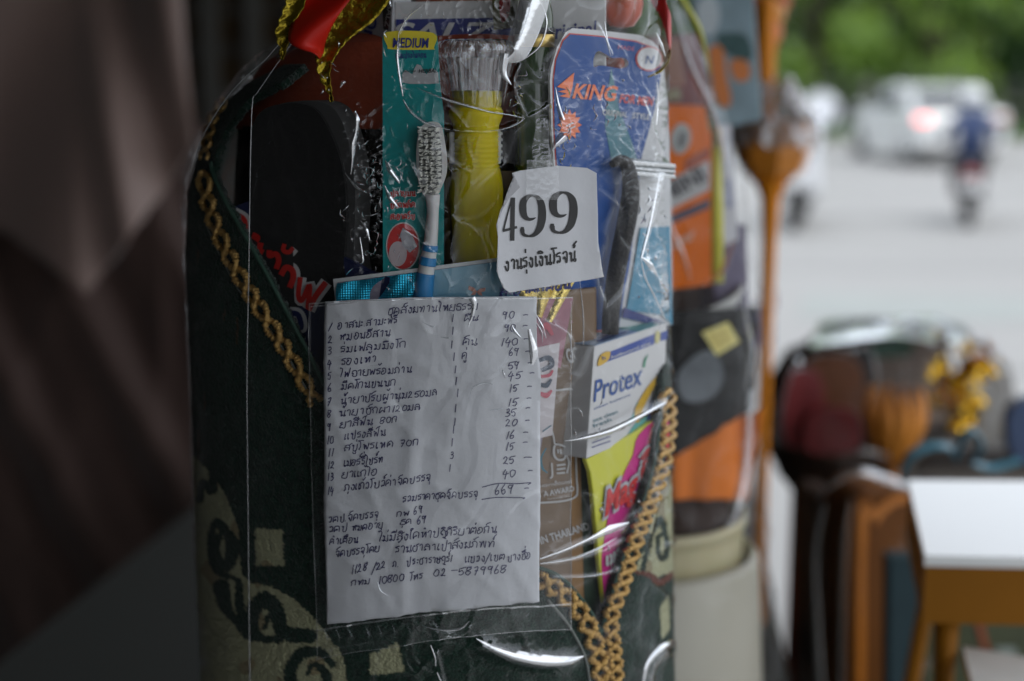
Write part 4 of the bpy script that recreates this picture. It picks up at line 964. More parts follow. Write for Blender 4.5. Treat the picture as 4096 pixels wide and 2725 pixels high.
gridq('foil_strip', [(1352, 1132), (1720, 1082), (1670, 1215), (1362, 1240)], fs, foil, sa, 60, 20, lambda u, v: .0012 + .0022 * np.sin(u * 9 + 1) * (1 - (2 * v - 1) ** 2) + .0008 * np.sin(u * 21 + v * 3))
lb = mat('print_light_blue', (.16, .36, .48), .35, coat=.3, var=.08)
gridq('blue_print', [(1715, 1084), (2080, 1034), (2090, 1225), (1660, 1225)], fs, lb, sa, 40, 12, lambda u, v: .0008 + 0 * u)
def bfly(cx_, cy_, s_):
    return [[(cx_, cy_ + 4 * s_), (cx_ - 12 * s_, cy_ - 12 * s_), (cx_ - 32 * s_, cy_ - 20 * s_), (cx_ - 34 * s_, cy_ - 4 * s_), (cx_ - 14 * s_, cy_ + 4 * s_), (cx_ - 24 * s_, cy_ + 18 * s_), (cx_ - 8 * s_, cy_ + 16 * s_)],
            [(cx_, cy_ + 4 * s_), (cx_ + 12 * s_, cy_ - 8 * s_), (cx_ + 34 * s_, cy_ - 12 * s_), (cx_ + 32 * s_, cy_ + 2 * s_), (cx_ + 16 * s_, cy_ + 6 * s_), (cx_ + 22 * s_, cy_ + 20 * s_), (cx_ + 6 * s_, cy_ + 16 * s_)]]
for wg in bfly(1906, 1162, 1.0): slab('butterfly', wg, offs(fs, .0012), .0002, mat('print_salmon', (.60, .27, .20), .5, var=.1), sa)
gf_ = mat('gold_foil', (.70, .55, .18), .2, metal=.8, bump=.8, bscale=150)
gridq('gold_panel', [(2060, 1150), (2310, 1090), (2200, 1290), (2100, 1240)], fs, gf_, sa, 30, 12, lambda u, v: .0010 + .001 * np.sin(u * 15))
ribbons('thai_lettering', handlines('สะอาดสดชื่น', (1990, 1185), (2270, 1150), 30, 8, .05, .15), fs, nb, sa, 2.4e-3)
# logo pieces seen right of the list
pk = mat('print_rose', (.50, .06, .10), .35, var=.3, vscale=120); pw = mat('print_milky', (.60, .56, .58), .35, var=.1)
gridq('pink_print', [(2120, 1200), (2290, 1190), (2240, 1470), (2120, 1480)], fs, mat('print_mauve_pink', (.36, .13, .18), .3, coat=.4, var=.6, vscale=50), sa, 16, 20, lambda u, v: .0006 + 0 * u)
gridq('white_print', [(2120, 1395), (2235, 1370), (2205, 1740), (2120, 1760)], fs, pw, sa, 14, 30, lambda u, v: .0009 + 0 * u)
ribbons('logo_stroke', [strip([(2150, 1440), (2190, 1430), (2200, 1460), (2160, 1480)], [16, 22, 16]), strip([(2150, 1535), (2180, 1540), (2200, 1515)], [14, 20, 8])], fs, mat('print_slate', (.04, .06, .10), .4, var=0), sa, 1.5e-3)
ribbons('logo_stroke', [strip([(2150, 1505), (2190, 1500), (2206, 1480)], [12, 14, 8]), strip([(2150, 1570), (2180, 1580), (2202, 1560)], [14, 22, 8]), strip([(2160, 1330), (2180, 1300), (2205, 1340)], [12, 26, 12])], fs, pk, sa, 1.3e-3)
ribbons('teal_swirl', [strip([(2165, 1725), (2200, 1700)], [4, 4]), strip([(2180, 1790), (2160, 1830), (2165, 1870), (2185, 1890)], [5, 8, 10, 5])], fs, nteal, sa, 1.3e-3)

# ---- brown umbrella box
ub = thing('umbrella_box', 'brown printed box with white award emblem and IN THAILAND lettering beside the list', 'box', (.03, .70, TZ + .05))
fu = cyl(.1195)
gridq('board', [(2100, 1180), (2385, 1150), (2395, 2480), (2080, 2480)], fu, mat('brown_board', (.17, .105, .055), .5, coat=.2, bump=.3, bscale=60, var=.3, vscale=45), ub, 30, 60, thick=.002)
gridq('bronze_stripe', [(2280, 1500), (2330, 1500), (2348, 2480), (2285, 2480)], fu, mat('bronze_print', (.26, .14, .05), .5, var=.25, vscale=60), ub, 6, 40, lambda u, v: .0005 + 0 * u)
gridq('dark_panel', [(2318, 1830), (2375, 1820), (2392, 2480), (2335, 2480)], fu, mat('dark_green_print', (.015, .035, .02), .5, var=.5, vscale=90), ub, 6, 40, lambda u, v: .0008 + 0 * u)
lw = mat('print_soft_white', (.50, .50, .50), .5, var=0)
text('GO', (2268, 1452), (2318, 1438), 56, fu, lw, ub, offset=.02, eps=1.2e-3)
fr2 = smoothline([(2150, 1566), (2220, 1560), (2285, 1556), (2293, 1580), (2296, 1780), (2300, 1900), (2303, 1960), (2296, 1985), (2250, 2002), (2150, 2010)], 6)
ribbons('frame_line', [(fr2, 7)], fu, lw, ub, 1.2e-3)
ribbons('award_hand', [strip([(2196, 1700), (2208, 1740), (2214, 1776)], [5, 6, 6]), (smoothline([(2214, 1780), (2212, 1820), (2230, 1838), (2254, 1830), (2256, 1790), (2234, 1778)], 6, True), 8),
                       strip([(2236, 1795), (2240, 1815)], [8, 8]), strip([(2225, 1795), (2228, 1812)], [6, 6]), strip([(2222, 1860), (2256, 1856)], [7, 7]), strip([(2222, 1876), (2256, 1872)], [7, 7]), strip([(2222, 1892), (2254, 1889)], [7, 7]),
                       strip([(2202, 1850), (2204, 1900), (2196, 1912)], [6, 6, 6]), strip([(2262, 1820), (2270, 1850), (2262, 1892)], [5, 6, 5]), strip([(2216, 1922), (2220, 1928)], [6, 4])], fu, lw, ub, 1.2e-3)
text('International', (2150, 1950), (2280, 1930), 15, fu, lw, ub, eps=1.2e-3)
text('A AWARD', (2170, 1985), (2292, 1962), 21, fu, lw, ub, offset=.02, eps=1.2e-3, shear=.1)
text('Component Time', (2185, 1998), (2275, 1986), 7, fu, lw, ub, eps=1.2e-3)
text('IN THAILAND', (2160, 2175), (2353, 2115), 30, fu, lw, ub, offset=.02, eps=1.2e-3)

# ---- soap box
sp = thing('soap_box', 'white soap box with blue Protex lettering, set cornerwise under the razor card', 'box', (.06, .70, 1.35))
Ya = .700; a = pxy(2378, 1385, Ya); zt = a[2]
v = rayv(2668, 1290); t = (zt - CAM[2]) / v[2]; b = CAM + t * v
fso = plane3(a, b, a + np.array([0, 0, -.05]))
slab('carton', [(2378, 1385), (2668, 1290), (2655, 1700), (2346, 1836)], fso, .016, cardw, sp, bevel=.0005)
def top_s(px, py):
    v = rayv(px, py); t = (zt + .0006 - CAM[2]) / v[..., 2]; return CAM + t[..., None] * v
top_s.kind = 'plane'; top_s.n = np.array([0, 0, 1.0])
q = [a, b, b - fso.n * .016, a - fso.n * .016]; qq = [project(p[None])for p in q]; qq = [(float(u_[0][0]), float(u_[1][0])) for u_ in qq]
def lerp(p, q_, t): return (p[0] + (q_[0] - p[0]) * t, p[1] + (q_[1] - p[1]) * t)
def bil(u, v): return lerp(lerp(qq[0], qq[1], u), lerp(qq[3], qq[2], u), v)
slab('top_print', [bil(.03, .05), bil(.62, .05), bil(.62, .95), bil(.03, .95)], top_s, .0002, mat('print_ice_blue', (.28, .40, .58), .4, var=.15, vscale=100), sp)
slab('top_print', [bil(.62, .05), bil(.9, .05), bil(.97, .5), bil(.8, .95), bil(.62, .95)], top_s, .0002, mat('print_aqua_green', (.12, .40, .38), .4, var=.3, vscale=100), sp)
ribbons('scrawl_lettering', [strip([bil(.15, .3), bil(.55, .3)], [9, 9]), strip([bil(.2, .55), bil(.5, .55)], [8, 8]), strip([bil(.25, .8), bil(.55, .75)], [7, 7])], top_s, nt_, sp, 3e-4)
s2 = fso
slab('banner', [(2428, 1412), (2620, 1335), (2612, 1378), (2424, 1448)], offs(s2, .0004), .0003, mat('print_cobalt', (.012, .05, .30), .4, var=.05), sp)
slab('banner', [(2640, 1332), (2668, 1322), (2665, 1358), (2640, 1364)], offs(s2, .0004), .0003, mat('print_cobalt', (.012, .05, .30), .4, var=.05), sp)
slab('yellow_leaf', arcp([(2388, 1464), (2394, 1430), (2410, 1412), (2436, 1406), (2434, 1430), (2420, 1448)], 3), offs(s2, .0007), .0003, mat('print_amber', (.62, .38, .03), .4, var=.05), sp)
text('h', (2405, 1440), (2416, 1436), 17, offs(s2, .0007), nt_, sp)
text('Antibacterial soap', (2438, 1436), (2600, 1376), 11, offs(s2, .0004), cw, sp, offset=.01)
slab('medal', ell(2626, 1348, 10, 26, rot=.1), offs(s2, .0007), .0003, mat('print_straw', (.55, .5, .15), .4, var=.2), sp)
text('Protex', (2372, 1608), (2568, 1536), 84, s2, nt_, sp, shear=.15, offset=.012, name='brand_lettering', up=(0, -1))
ribbons('leaf_stroke', [strip([(2572, 1470), (2578, 1440), (2590, 1418)], [8, 8, 2])], s2, mat('print_leaf', (.05, .28, .16), .4, var=0), sp, 5e-4)
text('clean balance', (2374, 1640), (2520, 1582), 9, s2, nt_, sp)
for i, (s_, y) in enumerate((('ace clean', 1690), ('fresh', 1712))): text(s_, (2372, y), (2372 + (98 if i == 0 else 72), y - 38 + i * 10), 15, s2, nteal, sp)
for y in (1752, 1772, 1790): ribbons('small_print', [strip([(2366, y), (2440, y - 26)], [4, 4])], s2, nb, sp)
ribbons('ribbon_graphic', [strip([(2546, 1690), (2552, 1640), (2588, 1570), (2628, 1512)], [14, 30, 26, 18])], s2, mat('print_amber', (.62, .38, .03), .4, var=.05), sp, 5e-4)
ribbons('ribbon_graphic', [strip([(2588, 1690), (2596, 1640), (2618, 1580), (2645, 1530)], [12, 14, 12, 6])], s2, nt_, sp, 8e-4)
ribbons('ribbon_graphic', [strip([(2510, 1700), (2540, 1660), (2550, 1610)], [14, 20, 8]), strip([(2500, 1790), (2560, 1700), (2650, 1650)], [30, 40, 30])], s2, mat('print_aqua_green', (.12, .40, .38), .4, var=.3, vscale=100), sp, 3e-4)

# ---- lime and magenta sachet
ms = thing('sweet_sachet', 'lime and magenta sachet with red slanting lettering under the soap box', 'sachet', (.05, .70, 1.2))
fm_ = chord(2400, 2610, .1265, 1950)
slab('pouch', [(2344, 1838), (2420, 1800), (2520, 1740), (2660, 1650), (2680, 1760), (2640, 2000), (2560, 2200), (2450, 2420), (2418, 2420), (2395, 2220), (2372, 1960), (2362, 1890)], fm_, .003, mat('print_lime', (.60, .60, .03), .32, coat=.3, var=.08), ms, bevel=.0008)
slab('magenta_print', smoothline([(2553, 1740), (2530, 1820), (2500, 1880), (2470, 1960), (2440, 2020), (2424, 2100), (2412, 2180), (2405, 2250), (2420, 2418), (2450, 2418), (2560, 2200), (2640, 2000), (2678, 1760), (2655, 1660)], 3, True), offs(fm_, .0004), .0003, mat('print_magenta', (.55, .02, .22), .4, coat=0, var=.15, vscale=40), ms)
slab('scarlet_print', [(2600, 1700), (2660, 1660), (2676, 1760), (2640, 2000), (2570, 2180), (2530, 2180), (2520, 2040), (2570, 1900)], offs(fm_, .0008), .0003, mat('print_scarlet_red', (.62, .04, .025), .32, coat=.3, var=.15, vscale=40), ms)
fm2 = offs(fm_, .0010)
V_, F_ = None, None
text('Mag', (2402, 2072), (2545, 1968), 110, fm2, mat('print_silver', (.45, .45, .48), .4, var=0), ms, shear=.1, offset=.09, name='letter_edge', up=(.05, -1))
text('Mag', (2408, 2064), (2538, 1970), 100, fm2, rdm, ms, shear=.1, offset=.03, name='brand_lettering', up=(.05, -1), eps=8e-4)
hl = handlines('ชิ', (2545, 1935), (2610, 1880), 75, 30, .05, .1); ribbons('letter_edge', hl, fm2, mat('print_silver', (.45, .45, .48), .4, var=0), ms, 4e-4)
ribbons('thai_lettering', [(p, 14) for p, _ in hl], fm2, rdm, ms, 8e-4)
ribbons('thai_lettering', handlines('เมอ', (2412, 2262), (2478, 2225), 38, 9, .05, .05), fm2, lw, ms, 6e-4)
# ---- ribbons at the top
redr = mat('red_satin', (.50, .012, .004), .5, spec=.3, var=.15, vscale=30); goldf = mat('gold_scalloped_foil', (.27, .20, .015), .25, metal=.85, bump=.5, bscale=300, var=.4, vscale=90)
def sheet(name, rows, d, m, parent, curl=.004, nu=10, thick=.0004):
    """ribbon from (left px, right px) rows at given depth"""
    rows = [np.array(r_, float) for r_ in rows]; L = smoothline([r_[0] for r_ in rows], 8); Rr = smoothline([r_[1] for r_ in rows], 8)
    n = len(L); u = np.linspace(0, 1, nu); V = []
    for i in range(n):
        p = L[i][None] * (1 - u[:, None]) + Rr[i][None] * u[:, None]
        dd = (d if np.isscalar(d) else np.interp(i / (n - 1), np.linspace(0, 1, len(d)), d)) + curl * np.sin(u * np.pi + i * .15)
        V.append(P(p[:, 0], p[:, 1], dd))
    o = mk(name, np.array(V).reshape(-1, 3), gridfaces(nu, n), m, parent, True)
    s = o.modifiers.new('solid', 'SOLIDIFY'); s.thickness = thick; return o
rb = thing('ribbon_bow', 'red satin ribbon with scalloped gold foil edging hanging at the top left of the wrap', 'ribbon', (-.1, .66, 1.75))
sheet('red_band', [((1235, -120), (1480, -120)), ((1200, 0), (1400, 0)), ((1168, 90), (1335, 90)), ((1160, 170), (1300, 170)), ((1255, 215), (1292, 215)), ((1276, 235), (1280, 235))], .655, redr, rb, .006)
def scallop(cl_, wd_, seed=0, amp=9):
    c = smoothline(cl_, 14); t = np.gradient(c, axis=0); t /= np.linalg.norm(t, axis=1, keepdims=True); nn = np.stack([-t[:, 1], t[:, 0]], 1)
    w_ = np.interp(np.linspace(0, 1, len(c)), np.linspace(0, 1, len(wd_)), wd_); s_ = np.cumsum(np.r_[0, np.linalg.norm(np.diff(c, axis=0), axis=1)])
    sc_ = amp * np.abs(np.sin(s_ / 13. + seed)); return c + nn * (w_ / 2 + sc_)[:, None], c - nn * (w_ / 2 + sc_ * .4)[:, None], s_
def foilrib(name, cl_, wd_, d, seed=0):
    A_, B_, s_ = scallop(cl_, wd_, seed); nu = 12; u = np.linspace(0, 1, nu); V = []
    for i in range(len(A_)):
        p = A_[i][None] * (1 - u[:, None]) + B_[i][None] * u[:, None]
        V.append(P(p[:, 0], p[:, 1], d + .0003 * np.sin(s_[i] / 9. + 2 * u * 3) + .0015 * np.sin(u * 3.1)))
    o = mk(name, np.array(V).reshape(-1, 3), gridfaces(nu, len(A_)), goldf, rb, True)
    s = o.modifiers.new('solid', 'SOLIDIFY'); s.thickness = .0003
foilrib('gold_edging', [(1215, -80), (1180, 20), (1150, 80), (1135, 140), (1135, 190), (1128, 240)], [60, 70, 50, 60, 22, 8], .658)
foilrib('gold_edging', [(1520, -90), (1440, 20), (1370, 90), (1325, 160), (1300, 240), (1300, 300), (1318, 360), (1330, 408)], [170, 165, 140, 105, 62, 38, 14, 3], .660, 2)
rb2 = thing('red_ribbon_tail', 'red ribbon tail with a frayed gold tip at the top right of the wrap', 'ribbon', (.08, .72, 1.7))
sheet('red_band', [((2560, -140), (2640, -140)), ((2600, 0), (2664, 0)), ((2640, 60), (2680, 60)), ((2664, 130), (2683, 130)), ((2678, 200), (2682, 190))], .742, mat('red_satin_lit', (.55, .05, .05), .4, var=.1, vscale=30), rb2, .004)  # paler copy of the red satin, light put into the colour
sheet('gold_tip', [((2674, 200), (2684, 190)), ((2660, 250), (2678, 240)), ((2625, 290), (2645, 285)), ((2590, 310), (2594, 308))], [.742, .735, .73, .728], goldf, rb2, .002)
rc = thing('red_rosette', 'round orange-red rosette bulb at the top above the razor card', 'rosette', (.06, .72, 1.75))
c0 = P(2490, 30, .735); 
lathe('bulb', [(.0005, -.0125), (.006, -.0115), (.0098, -.006), (.0108, 0), (.0098, .008), (.006, .016), (.002, .02)], c0 + np.array([0, 0, .002]), mat('orange_red_satin', (.50, .07, .015), .35, sheen=.4, var=.2), rc, 32, mod=lambda th, z: 1 + .05 * np.sin(th * 7))

# ---- clear film around everything
wrap = thing('film_wrap', 'crinkled clear plastic film wrapped round the whole gift set', 'plastic wrap', (CX, CY, TZ))
ysf = np.concatenate([np.linspace(-700, -60, 50), np.linspace(-50, 2780, 760), np.linspace(2800, 3600, 20)])
nu = 560; Gf = rings(FL, FR, ysf, .1325, np.pi + .35, -.35, nu)
fx, fy = project(Gf); nrm = np.stack([Gf[..., 0] - CX, Gf[..., 1] - CY, 0 * fx], -1); nrm /= np.linalg.norm(nrm, axis=-1, keepdims=True)
def ridge(x, y, s, p=6): return (1 - np.abs(noise2(x, y, s)) * 1.6).clip(0, 1) ** p
wx = fx + 60 * noise2(fx / 160., fy / 160., 31); wy = fy + 60 * noise2(fx / 170., fy / 150., 32)
h = .0012 * noise2(wx / 420., wy / 800., 1) + .0006 * noise2(wx / 160., wy / 300., 2)
h += .0007 * ridge(wx / 210. + wy / 700., wy / 520., 3, 10) + .0005 * ridge(wx / 130. - wy / 420., wy / 300., 4, 12)
h += .0004 * ridge((wx + wy * .8) / 170., (wy - wx) / 700., 14, 16)
def gb_(cx_, cy_, sx, sy): return np.exp(-((fx - cx_) / sx) ** 2 - ((fy - cy_) / sy) ** 2)
cr = gb_(1460, 760, 80, 300) + .8 * gb_(1400, 520, 60, 140) + .7 * gb_(1560, 700, 60, 120) + .6 * gb_(2240, 560, 60, 170) + .12 * gb_(2200, 330, 90, 120) + .5 * gb_(2420, 420, 160, 160) + .5 * gb_(1250, 300, 80, 90) + .7 * gb_(2200, 1480, 60, 200) + .35 * gb_(2600, 900, 60, 300) + .6 * gb_(1800, 40, 250, 90) + .5 * gb_(1620, 330, 90, 140) + .35 * gb_(1420, 1000, 70, 120) + .4 * gb_(2480, 620, 130, 100) + .3 * gb_(2600, 1150, 70, 150) + .25 * gb_(2000, 2550, 300, 60)
h += cr * (.0022 * ridge(wx / 46., wy / 60., 6, 3) + .0014 * ridge(wx / 25. + wy / 60., wy / 28., 7, 3) + .0006 * noise2(fx / 13., fy / 17., 8) - .0008)
gloss_boost = np.clip(cr, 0, 1) * (.3 + 14 * ridge(wx / 46., wy / 60., 6, 9)) + 4 * ridge(wx / 210. + wy / 700., wy / 520., 3, 10) + 4 * ridge(wx / 130. - wy / 420., wy / 300., 4, 12)  # gloss multiplier that paints glints along ridges and crumples
gloss_boost = gloss_boost + 22 * np.clip(noise2(wx / 55. + wy / 300., wy / 330., 51) * 1.7, 0, 1) ** 1.3 * (.8 * gb_(2420, 380, 190, 330) + .6 * gb_(1640, 600, 110, 300) + .8 * gb_(1900, 130, 260, 160) + .5 * gb_(1230, 260, 110, 110) + .5 * gb_(2560, 1100, 100, 300) + .4 * gb_(1500, 2600, 350, 120))  # streaky patches of extra gloss painted in as milky glare
def foldline(pts, wd, ht):
    global h, gloss_boost
    d, t = segdist(fx, fy, smoothline(pts, 6)); env = np.clip(np.minimum(t, 1 - t) * 8, 0, 1) ** .7
    h = h + ht * env * np.exp(-(d / wd) ** 2); gloss_boost = gloss_boost + 11 * env * np.exp(-(d / (wd * 1.1)) ** 2)
FOLD = [([(1715, 0), (1640, 60), (1600, 120), (1590, 200), (1600, 300), (1612, 385)], 9, .0016), ([(1612, 395), (1640, 440), (1700, 490), (1790, 517), (1900, 525), (2000, 520), (2095, 475)], 9, .0018),
        ([(1665, 350), (1780, 395), (1900, 430), (2010, 455), (2100, 475)], 8, .0018), ([(2100, 470), (2070, 400), (2050, 330), (2080, 250)], 8, .0015), ([(2100, 475), (2180, 430), (2240, 380)], 7, .0010),
        ([(1380, 560), (1500, 440), (1560, 400)], 8, .001), ([(1530, 870), (1650, 940), (1740, 1010), (1760, 1010)], 7, .0012), ([(1280, 2600), (1500, 2560)], 14, .001),
        ([(2380, 90), (2430, 200), (2440, 225)], 8, .0015), ([(2180, 900), (2200, 600), (2300, 480)], 8, .001), ([(2700, 600), (2640, 700), (2600, 860), (2565, 1020), (2600, 1100), (2660, 1200)], 12, .002),
        ([(2160, 1270), (2280, 1350), (2290, 1480)], 7, .0014), ([(2160, 2240), (2300, 2180), (2420, 2140), (2510, 2100)], 14, .0016), ([(2270, 1768), (2400, 1735), (2550, 1665), (2670, 1600)], 16, .0018),
        ([(2160, 2260), (2350, 2225), (2500, 2150)], 9, .0014), ([(2200, 2310), (2400, 2300), (2480, 2270)], 6, .0010), ([(1700, 2500), (1800, 2545), (1860, 2530), (1880, 2490)], 10, .0016),
        ([(1880, 2560), (2000, 2610), (2150, 2650), (2330, 2625)], 34, .0030), ([(1740, 2590), (1760, 2660), (1780, 2760)], 8, .0012), ([(2570, 2780), (2600, 2660), (2680, 2580)], 22, .0020),
        ([(2320, 760), (2350, 1000), (2420, 1250)], 9, .0012), ([(2560, 380), (2600, 500), (2650, 620)], 8, .0014), ([(1100, 240), (1180, 200), (1250, 110), (1290, 60)], 12, .0012)]
for f_ in FOLD: foldline(*f_)
Gf = Gf + nrm * (h * np.clip((fx - 820) / 160., .25, 1))[..., None]
wo = mk('film_front', Gf.reshape(-1, 3), gridfaces(nu, len(ysf)), film, wrap, True)
la_ = wo.data.attributes.new('gloss_mask', 'FLOAT', 'POINT'); la_.data.foreach_set('value', (1 + gloss_boost).astype(np.float32).ravel())
ysb = np.linspace(-700, 3600, 40); Gb = rings(FL, FR, ysb, .1325, -.35, -np.pi + .35, 60)
Gb = Gb + (rng.normal(size=Gb.shape) * .0004); mk('film_back', Gb.reshape(-1, 3), gridfaces(60, 40), film_plain, wrap, True)
sf = cyl(.1345)
# pale strips painted in as highlights where film layers fold over
GLINTS = [([(2150, -40), (2128, 40), (2098, 130), (2062, 205), (2020, 240)], [112, 118, 108, 100, 30], .004), ([(2020, 215), (2012, 290), (2045, 340)], [40, 30, 3], .002),
       ([(2160, 0), (2185, 90), (2160, 180), (2105, 232)], [4, 12, 10, 4], .001),
       ([(1592, 165), (1590, 240), (1602, 330), (1612, 385)], [3, 9, 9, 3], .001), ([(1612, 398), (1640, 445), (1700, 490), (1800, 520)], [3, 13, 10, 2], .0015), ([(1715, 5), (1640, 60), (1600, 120), (1592, 165)], [2, 7, 6, 2], .001),
       ([(1665, 350), (1740, 382), (1830, 412), (1950, 446), (2040, 460), (2098, 474)], [1, 6, 11, 9, 6, 2], .001), ([(2098, 476), (2060, 500), (2010, 518), (1960, 524)], [2, 7, 5, 1], .001),
       ([(1418, 445), (1428, 480), (1424, 530), (1412, 580), (1410, 640), (1403, 700)], [10, 22, 16, 26, 12, 2], .003), ([(1360, 350), (1372, 330), (1384, 328)], [3, 18, 4], .001),
       ([(1378, 690), (1420, 745), (1452, 765)], [2, 14, 3], .001), ([(1440, 880), (1465, 920), (1478, 960)], [3, 14, 4], .001), ([(1440, 950), (1452, 1040), (1440, 1055)], [3, 9, 8], .001),
       ([(1400, 665), (1480, 672), (1500, 690)], [3, 6, 2], .001), ([(1540, 640), (1560, 680), (1590, 720), (1598, 735)], [3, 22, 16, 3], .002), ([(1538, 742), (1560, 790), (1592, 830)], [4, 20, 6], .002),
       ([(2222, 350), (2232, 420), (2250, 480)], [2, 16, 22], .002), ([(2255, 545), (2225, 575), (2206, 605)], [44, 30, 3], .003), ([(2418, 85), (2425, 150), (2442, 222)], [2, 9, 2], .001), ([(2626, 130), (2645, 180), (2662, 225)], [2, 12, 3], .001),
       ([(2628, 330), (2632, 420), (2626, 500)], [3, 6, 2], .001), ([(2642, 690), (2610, 850), (2580, 970), (2564, 1035)], [2, 8, 12, 8], .0015), ([(2566, 1030), (2600, 1060), (2632, 1108)], [8, 24, 5], .002), ([(2564, 1040), (2580, 1110), (2615, 1180), (2660, 1275)], [3, 8, 7, 4], .001),
       ([(2258, 1765), (2330, 1752), (2440, 1722), (2560, 1665), (2665, 1610)], [2, 18, 26, 20, 4], .0025), ([(2160, 2236), (2260, 2200), (2350, 2160), (2440, 2118), (2515, 2092)], [8, 12, 14, 34, 6], .002), ([(2160, 2255), (2280, 2236), (2380, 2200), (2470, 2150)], [7, 11, 9, 2], .0015),
       ([(2250, 2312), (2370, 2304), (2450, 2282)], [1, 4, 2], .0005), ([(1905, 2555), (1960, 2588), (2060, 2628), (2170, 2648), (2270, 2646), (2335, 2626)], [3, 24, 56, 60, 40, 4], .004),
       ([(1700, 2508), (1770, 2522), (1840, 2516), (1878, 2486)], [2, 8, 10, 3], .001), ([(1722, 2580), (1740, 2630), (1742, 2664)], [3, 9, 8], .001), ([(1748, 2690), (1770, 2740)], [7, 7], .001),
       ([(2570, 2760), (2590, 2660), (2640, 2600), (2690, 2570)], [8, 14, 26, 30], .003), ([(2145, 1290), (2166, 1330), (2170, 1370)], [3, 9, 2], .001), ([(2282, 1350), (2286, 1420), (2284, 1480)], [2, 8, 2], .001), ([(2318, 1120), (2332, 1260), (2334, 1380)], [2, 5, 3], .0008)]
for pts, wd, bw in GLINTS:
    ribbons('crease_glint', [(smoothline(pts, 10), wd)], sf, fold, wrap, 0, bow=bw * .7)
FC = []
for (cx_, cy_, sx, sy, n) in ((1455, 760, 55, 260, 46), (1590, 700, 50, 90, 16), (1600, 300, 60, 120, 8), (2240, 600, 45, 110, 16), (2360, 420, 110, 120, 16), (1900, 60, 220, 50, 14), (2240, 1480, 40, 200, 18), (1300, 290, 60, 70, 8), (1560, 1000, 60, 60, 8), (2600, 900, 50, 250, 14), (2060, 420, 60, 120, 10), (2400, 1900, 120, 300, 12)):
    for _ in range(n):
        x, y = random.gauss(cx_, sx * .8), random.gauss(cy_, sy * .7); a_ = random.gauss(1.3, .6); L_ = random.uniform(10, 46); k_ = random.gauss(0, .35)
        if 1985 < x < 2400 and 660 < y < 1170 or (x < 2270 and y > 1175): continue
        FC.append((smoothline([(x, y), (x + L_ * .5 * math.cos(a_) + 8 * k_, y + L_ * .5 * math.sin(a_)), (x + L_ * math.cos(a_ + k_), y + L_ * math.sin(a_ + k_))], 4), [1, random.uniform(2, 9), 1]))
o = ribbons('fine_glints', FC, cyl(.1343), fold, wrap, 0, bow=.0012); o['kind'] = 'stuff'  # short pale strips scattered as painted glints
# straight overlap edge of the film down the left
eg = smoothline([(1275, 62), (1215, 110), (1120, 240), (1030, 370), (1010, 410), (1002, 640), (995, 1100), (988, 1500), (992, 2000), (1000, 2780)], 14)
edge_m = film_mat('film_edge', gain=3, haze=.30, rough=.15, base_gloss=.25)
tube('overlap_edge', on(eg, cyl(.1338)), .00022, edge_m, wrap, 6)
eg = smoothline([(1280, 40), (1130, 165), (1060, 240), (960, 330), (880, 430), (805, 560), (760, 700)], 12)
tube('overlap_edge', on(eg, cyl(.1325)), .0003, edge_m, wrap, 6)

# ---- clear tape above the tag
tpz = thing('adhesive_tape', 'strip of crumpled clear tape holding the price tag on the film', 'tape', tuple(P(2170, 600, .66)))
gridq('tape_strip', [(2142, 476), (2186, 472), (2214, 668), (2124, 672)], cyl(.1365), tape, tpz, 16, 60, lambda u, v: .0008 * noise2(u * 6, v * 14, 3) + .001 * np.sin(v * 9))
gridq('tape_strip', [(2108, 640), (2232, 640), (2238, 800), (2104, 800)], cyl(.1398), tape, tpz, 30, 30, lambda u, v: .0004 * noise2(u * 9, v * 9, 6))
# ---- price tag
tag_ = thing('price_tag', 'white paper price tag printed 499 over a Thai line, its left corner curling', 'price tag', tuple(P(2190, 1170, .665)))
st = cyl(.1385)
paper = mat('tag_paper', (.66, .67, .70), .65, bump=.15, bscale=120, var=.04, vscale=25)
tagpoly = [(2045, 692), (2078, 683), (2226, 663), (2346, 672), (2378, 692), (2380, 800), (2382, 969), (2400, 1105), (2342, 1120), (2200, 1143), (2080, 1160), (2029, 1167), (2005, 1150), (1990, 1115), (1978, 1080), (1984, 946), (1977, 897), (1996, 835), (2030, 785), (2070, 748), (2052, 715)]
def curved_sheet(name, poly, surf, m, parent, dispf, step=9, thick=.00012):
    poly = np.asarray(poly, float); x0, y0 = poly.min(0); x1, y1 = poly.max(0)
    bm = bmesh.new()
    vs = [bm.verts.new((p[0], p[1], 0)) for p in poly]; f = bm.faces.new(vs)
    for axis, lo, hi in ((0, x0, x1), (1, y0, y1)):
        k = lo + step
        while k < hi:
            co = (k, 0, 0) if axis == 0 else (0, k, 0); no = (1, 0, 0) if axis == 0 else (0, 1, 0)
            bmesh.ops.bisect_plane(bm, geom=bm.verts[:] + bm.edges[:] + bm.faces[:], plane_co=co, plane_no=no); k += step
    bm.verts.ensure_lookup_table(); co = np.array([v.co[:2] for v in bm.verts]); bm.verts.index_update(); Fc = [tuple(v.index for v in f.verts) for f in bm.faces]; bm.free()
    p = surf(co[:, 0], co[:, 1]); q_ = offs(surf, 1.0)(co[:, 0], co[:, 1]) - p; p = p + q_ * dispf(co[:, 0], co[:, 1])[:, None]
    o = mk(name, p, Fc, m, parent, True); s = o.modifiers.new('solid', 'SOLIDIFY'); s.thickness = thick; s.offset = 0; return o
def tagd(x, y): return .0035 * np.clip((2110 - x) / 130., 0, 1) ** 2 + .0022 * np.clip((x - 2300) / 90., 0, 1) ** 2 + .0025 * np.clip((y - 1060) / 100., 0, 1) ** 2 * (x < 9999) + .0004 * noise2(x / 90., y / 110., 5)
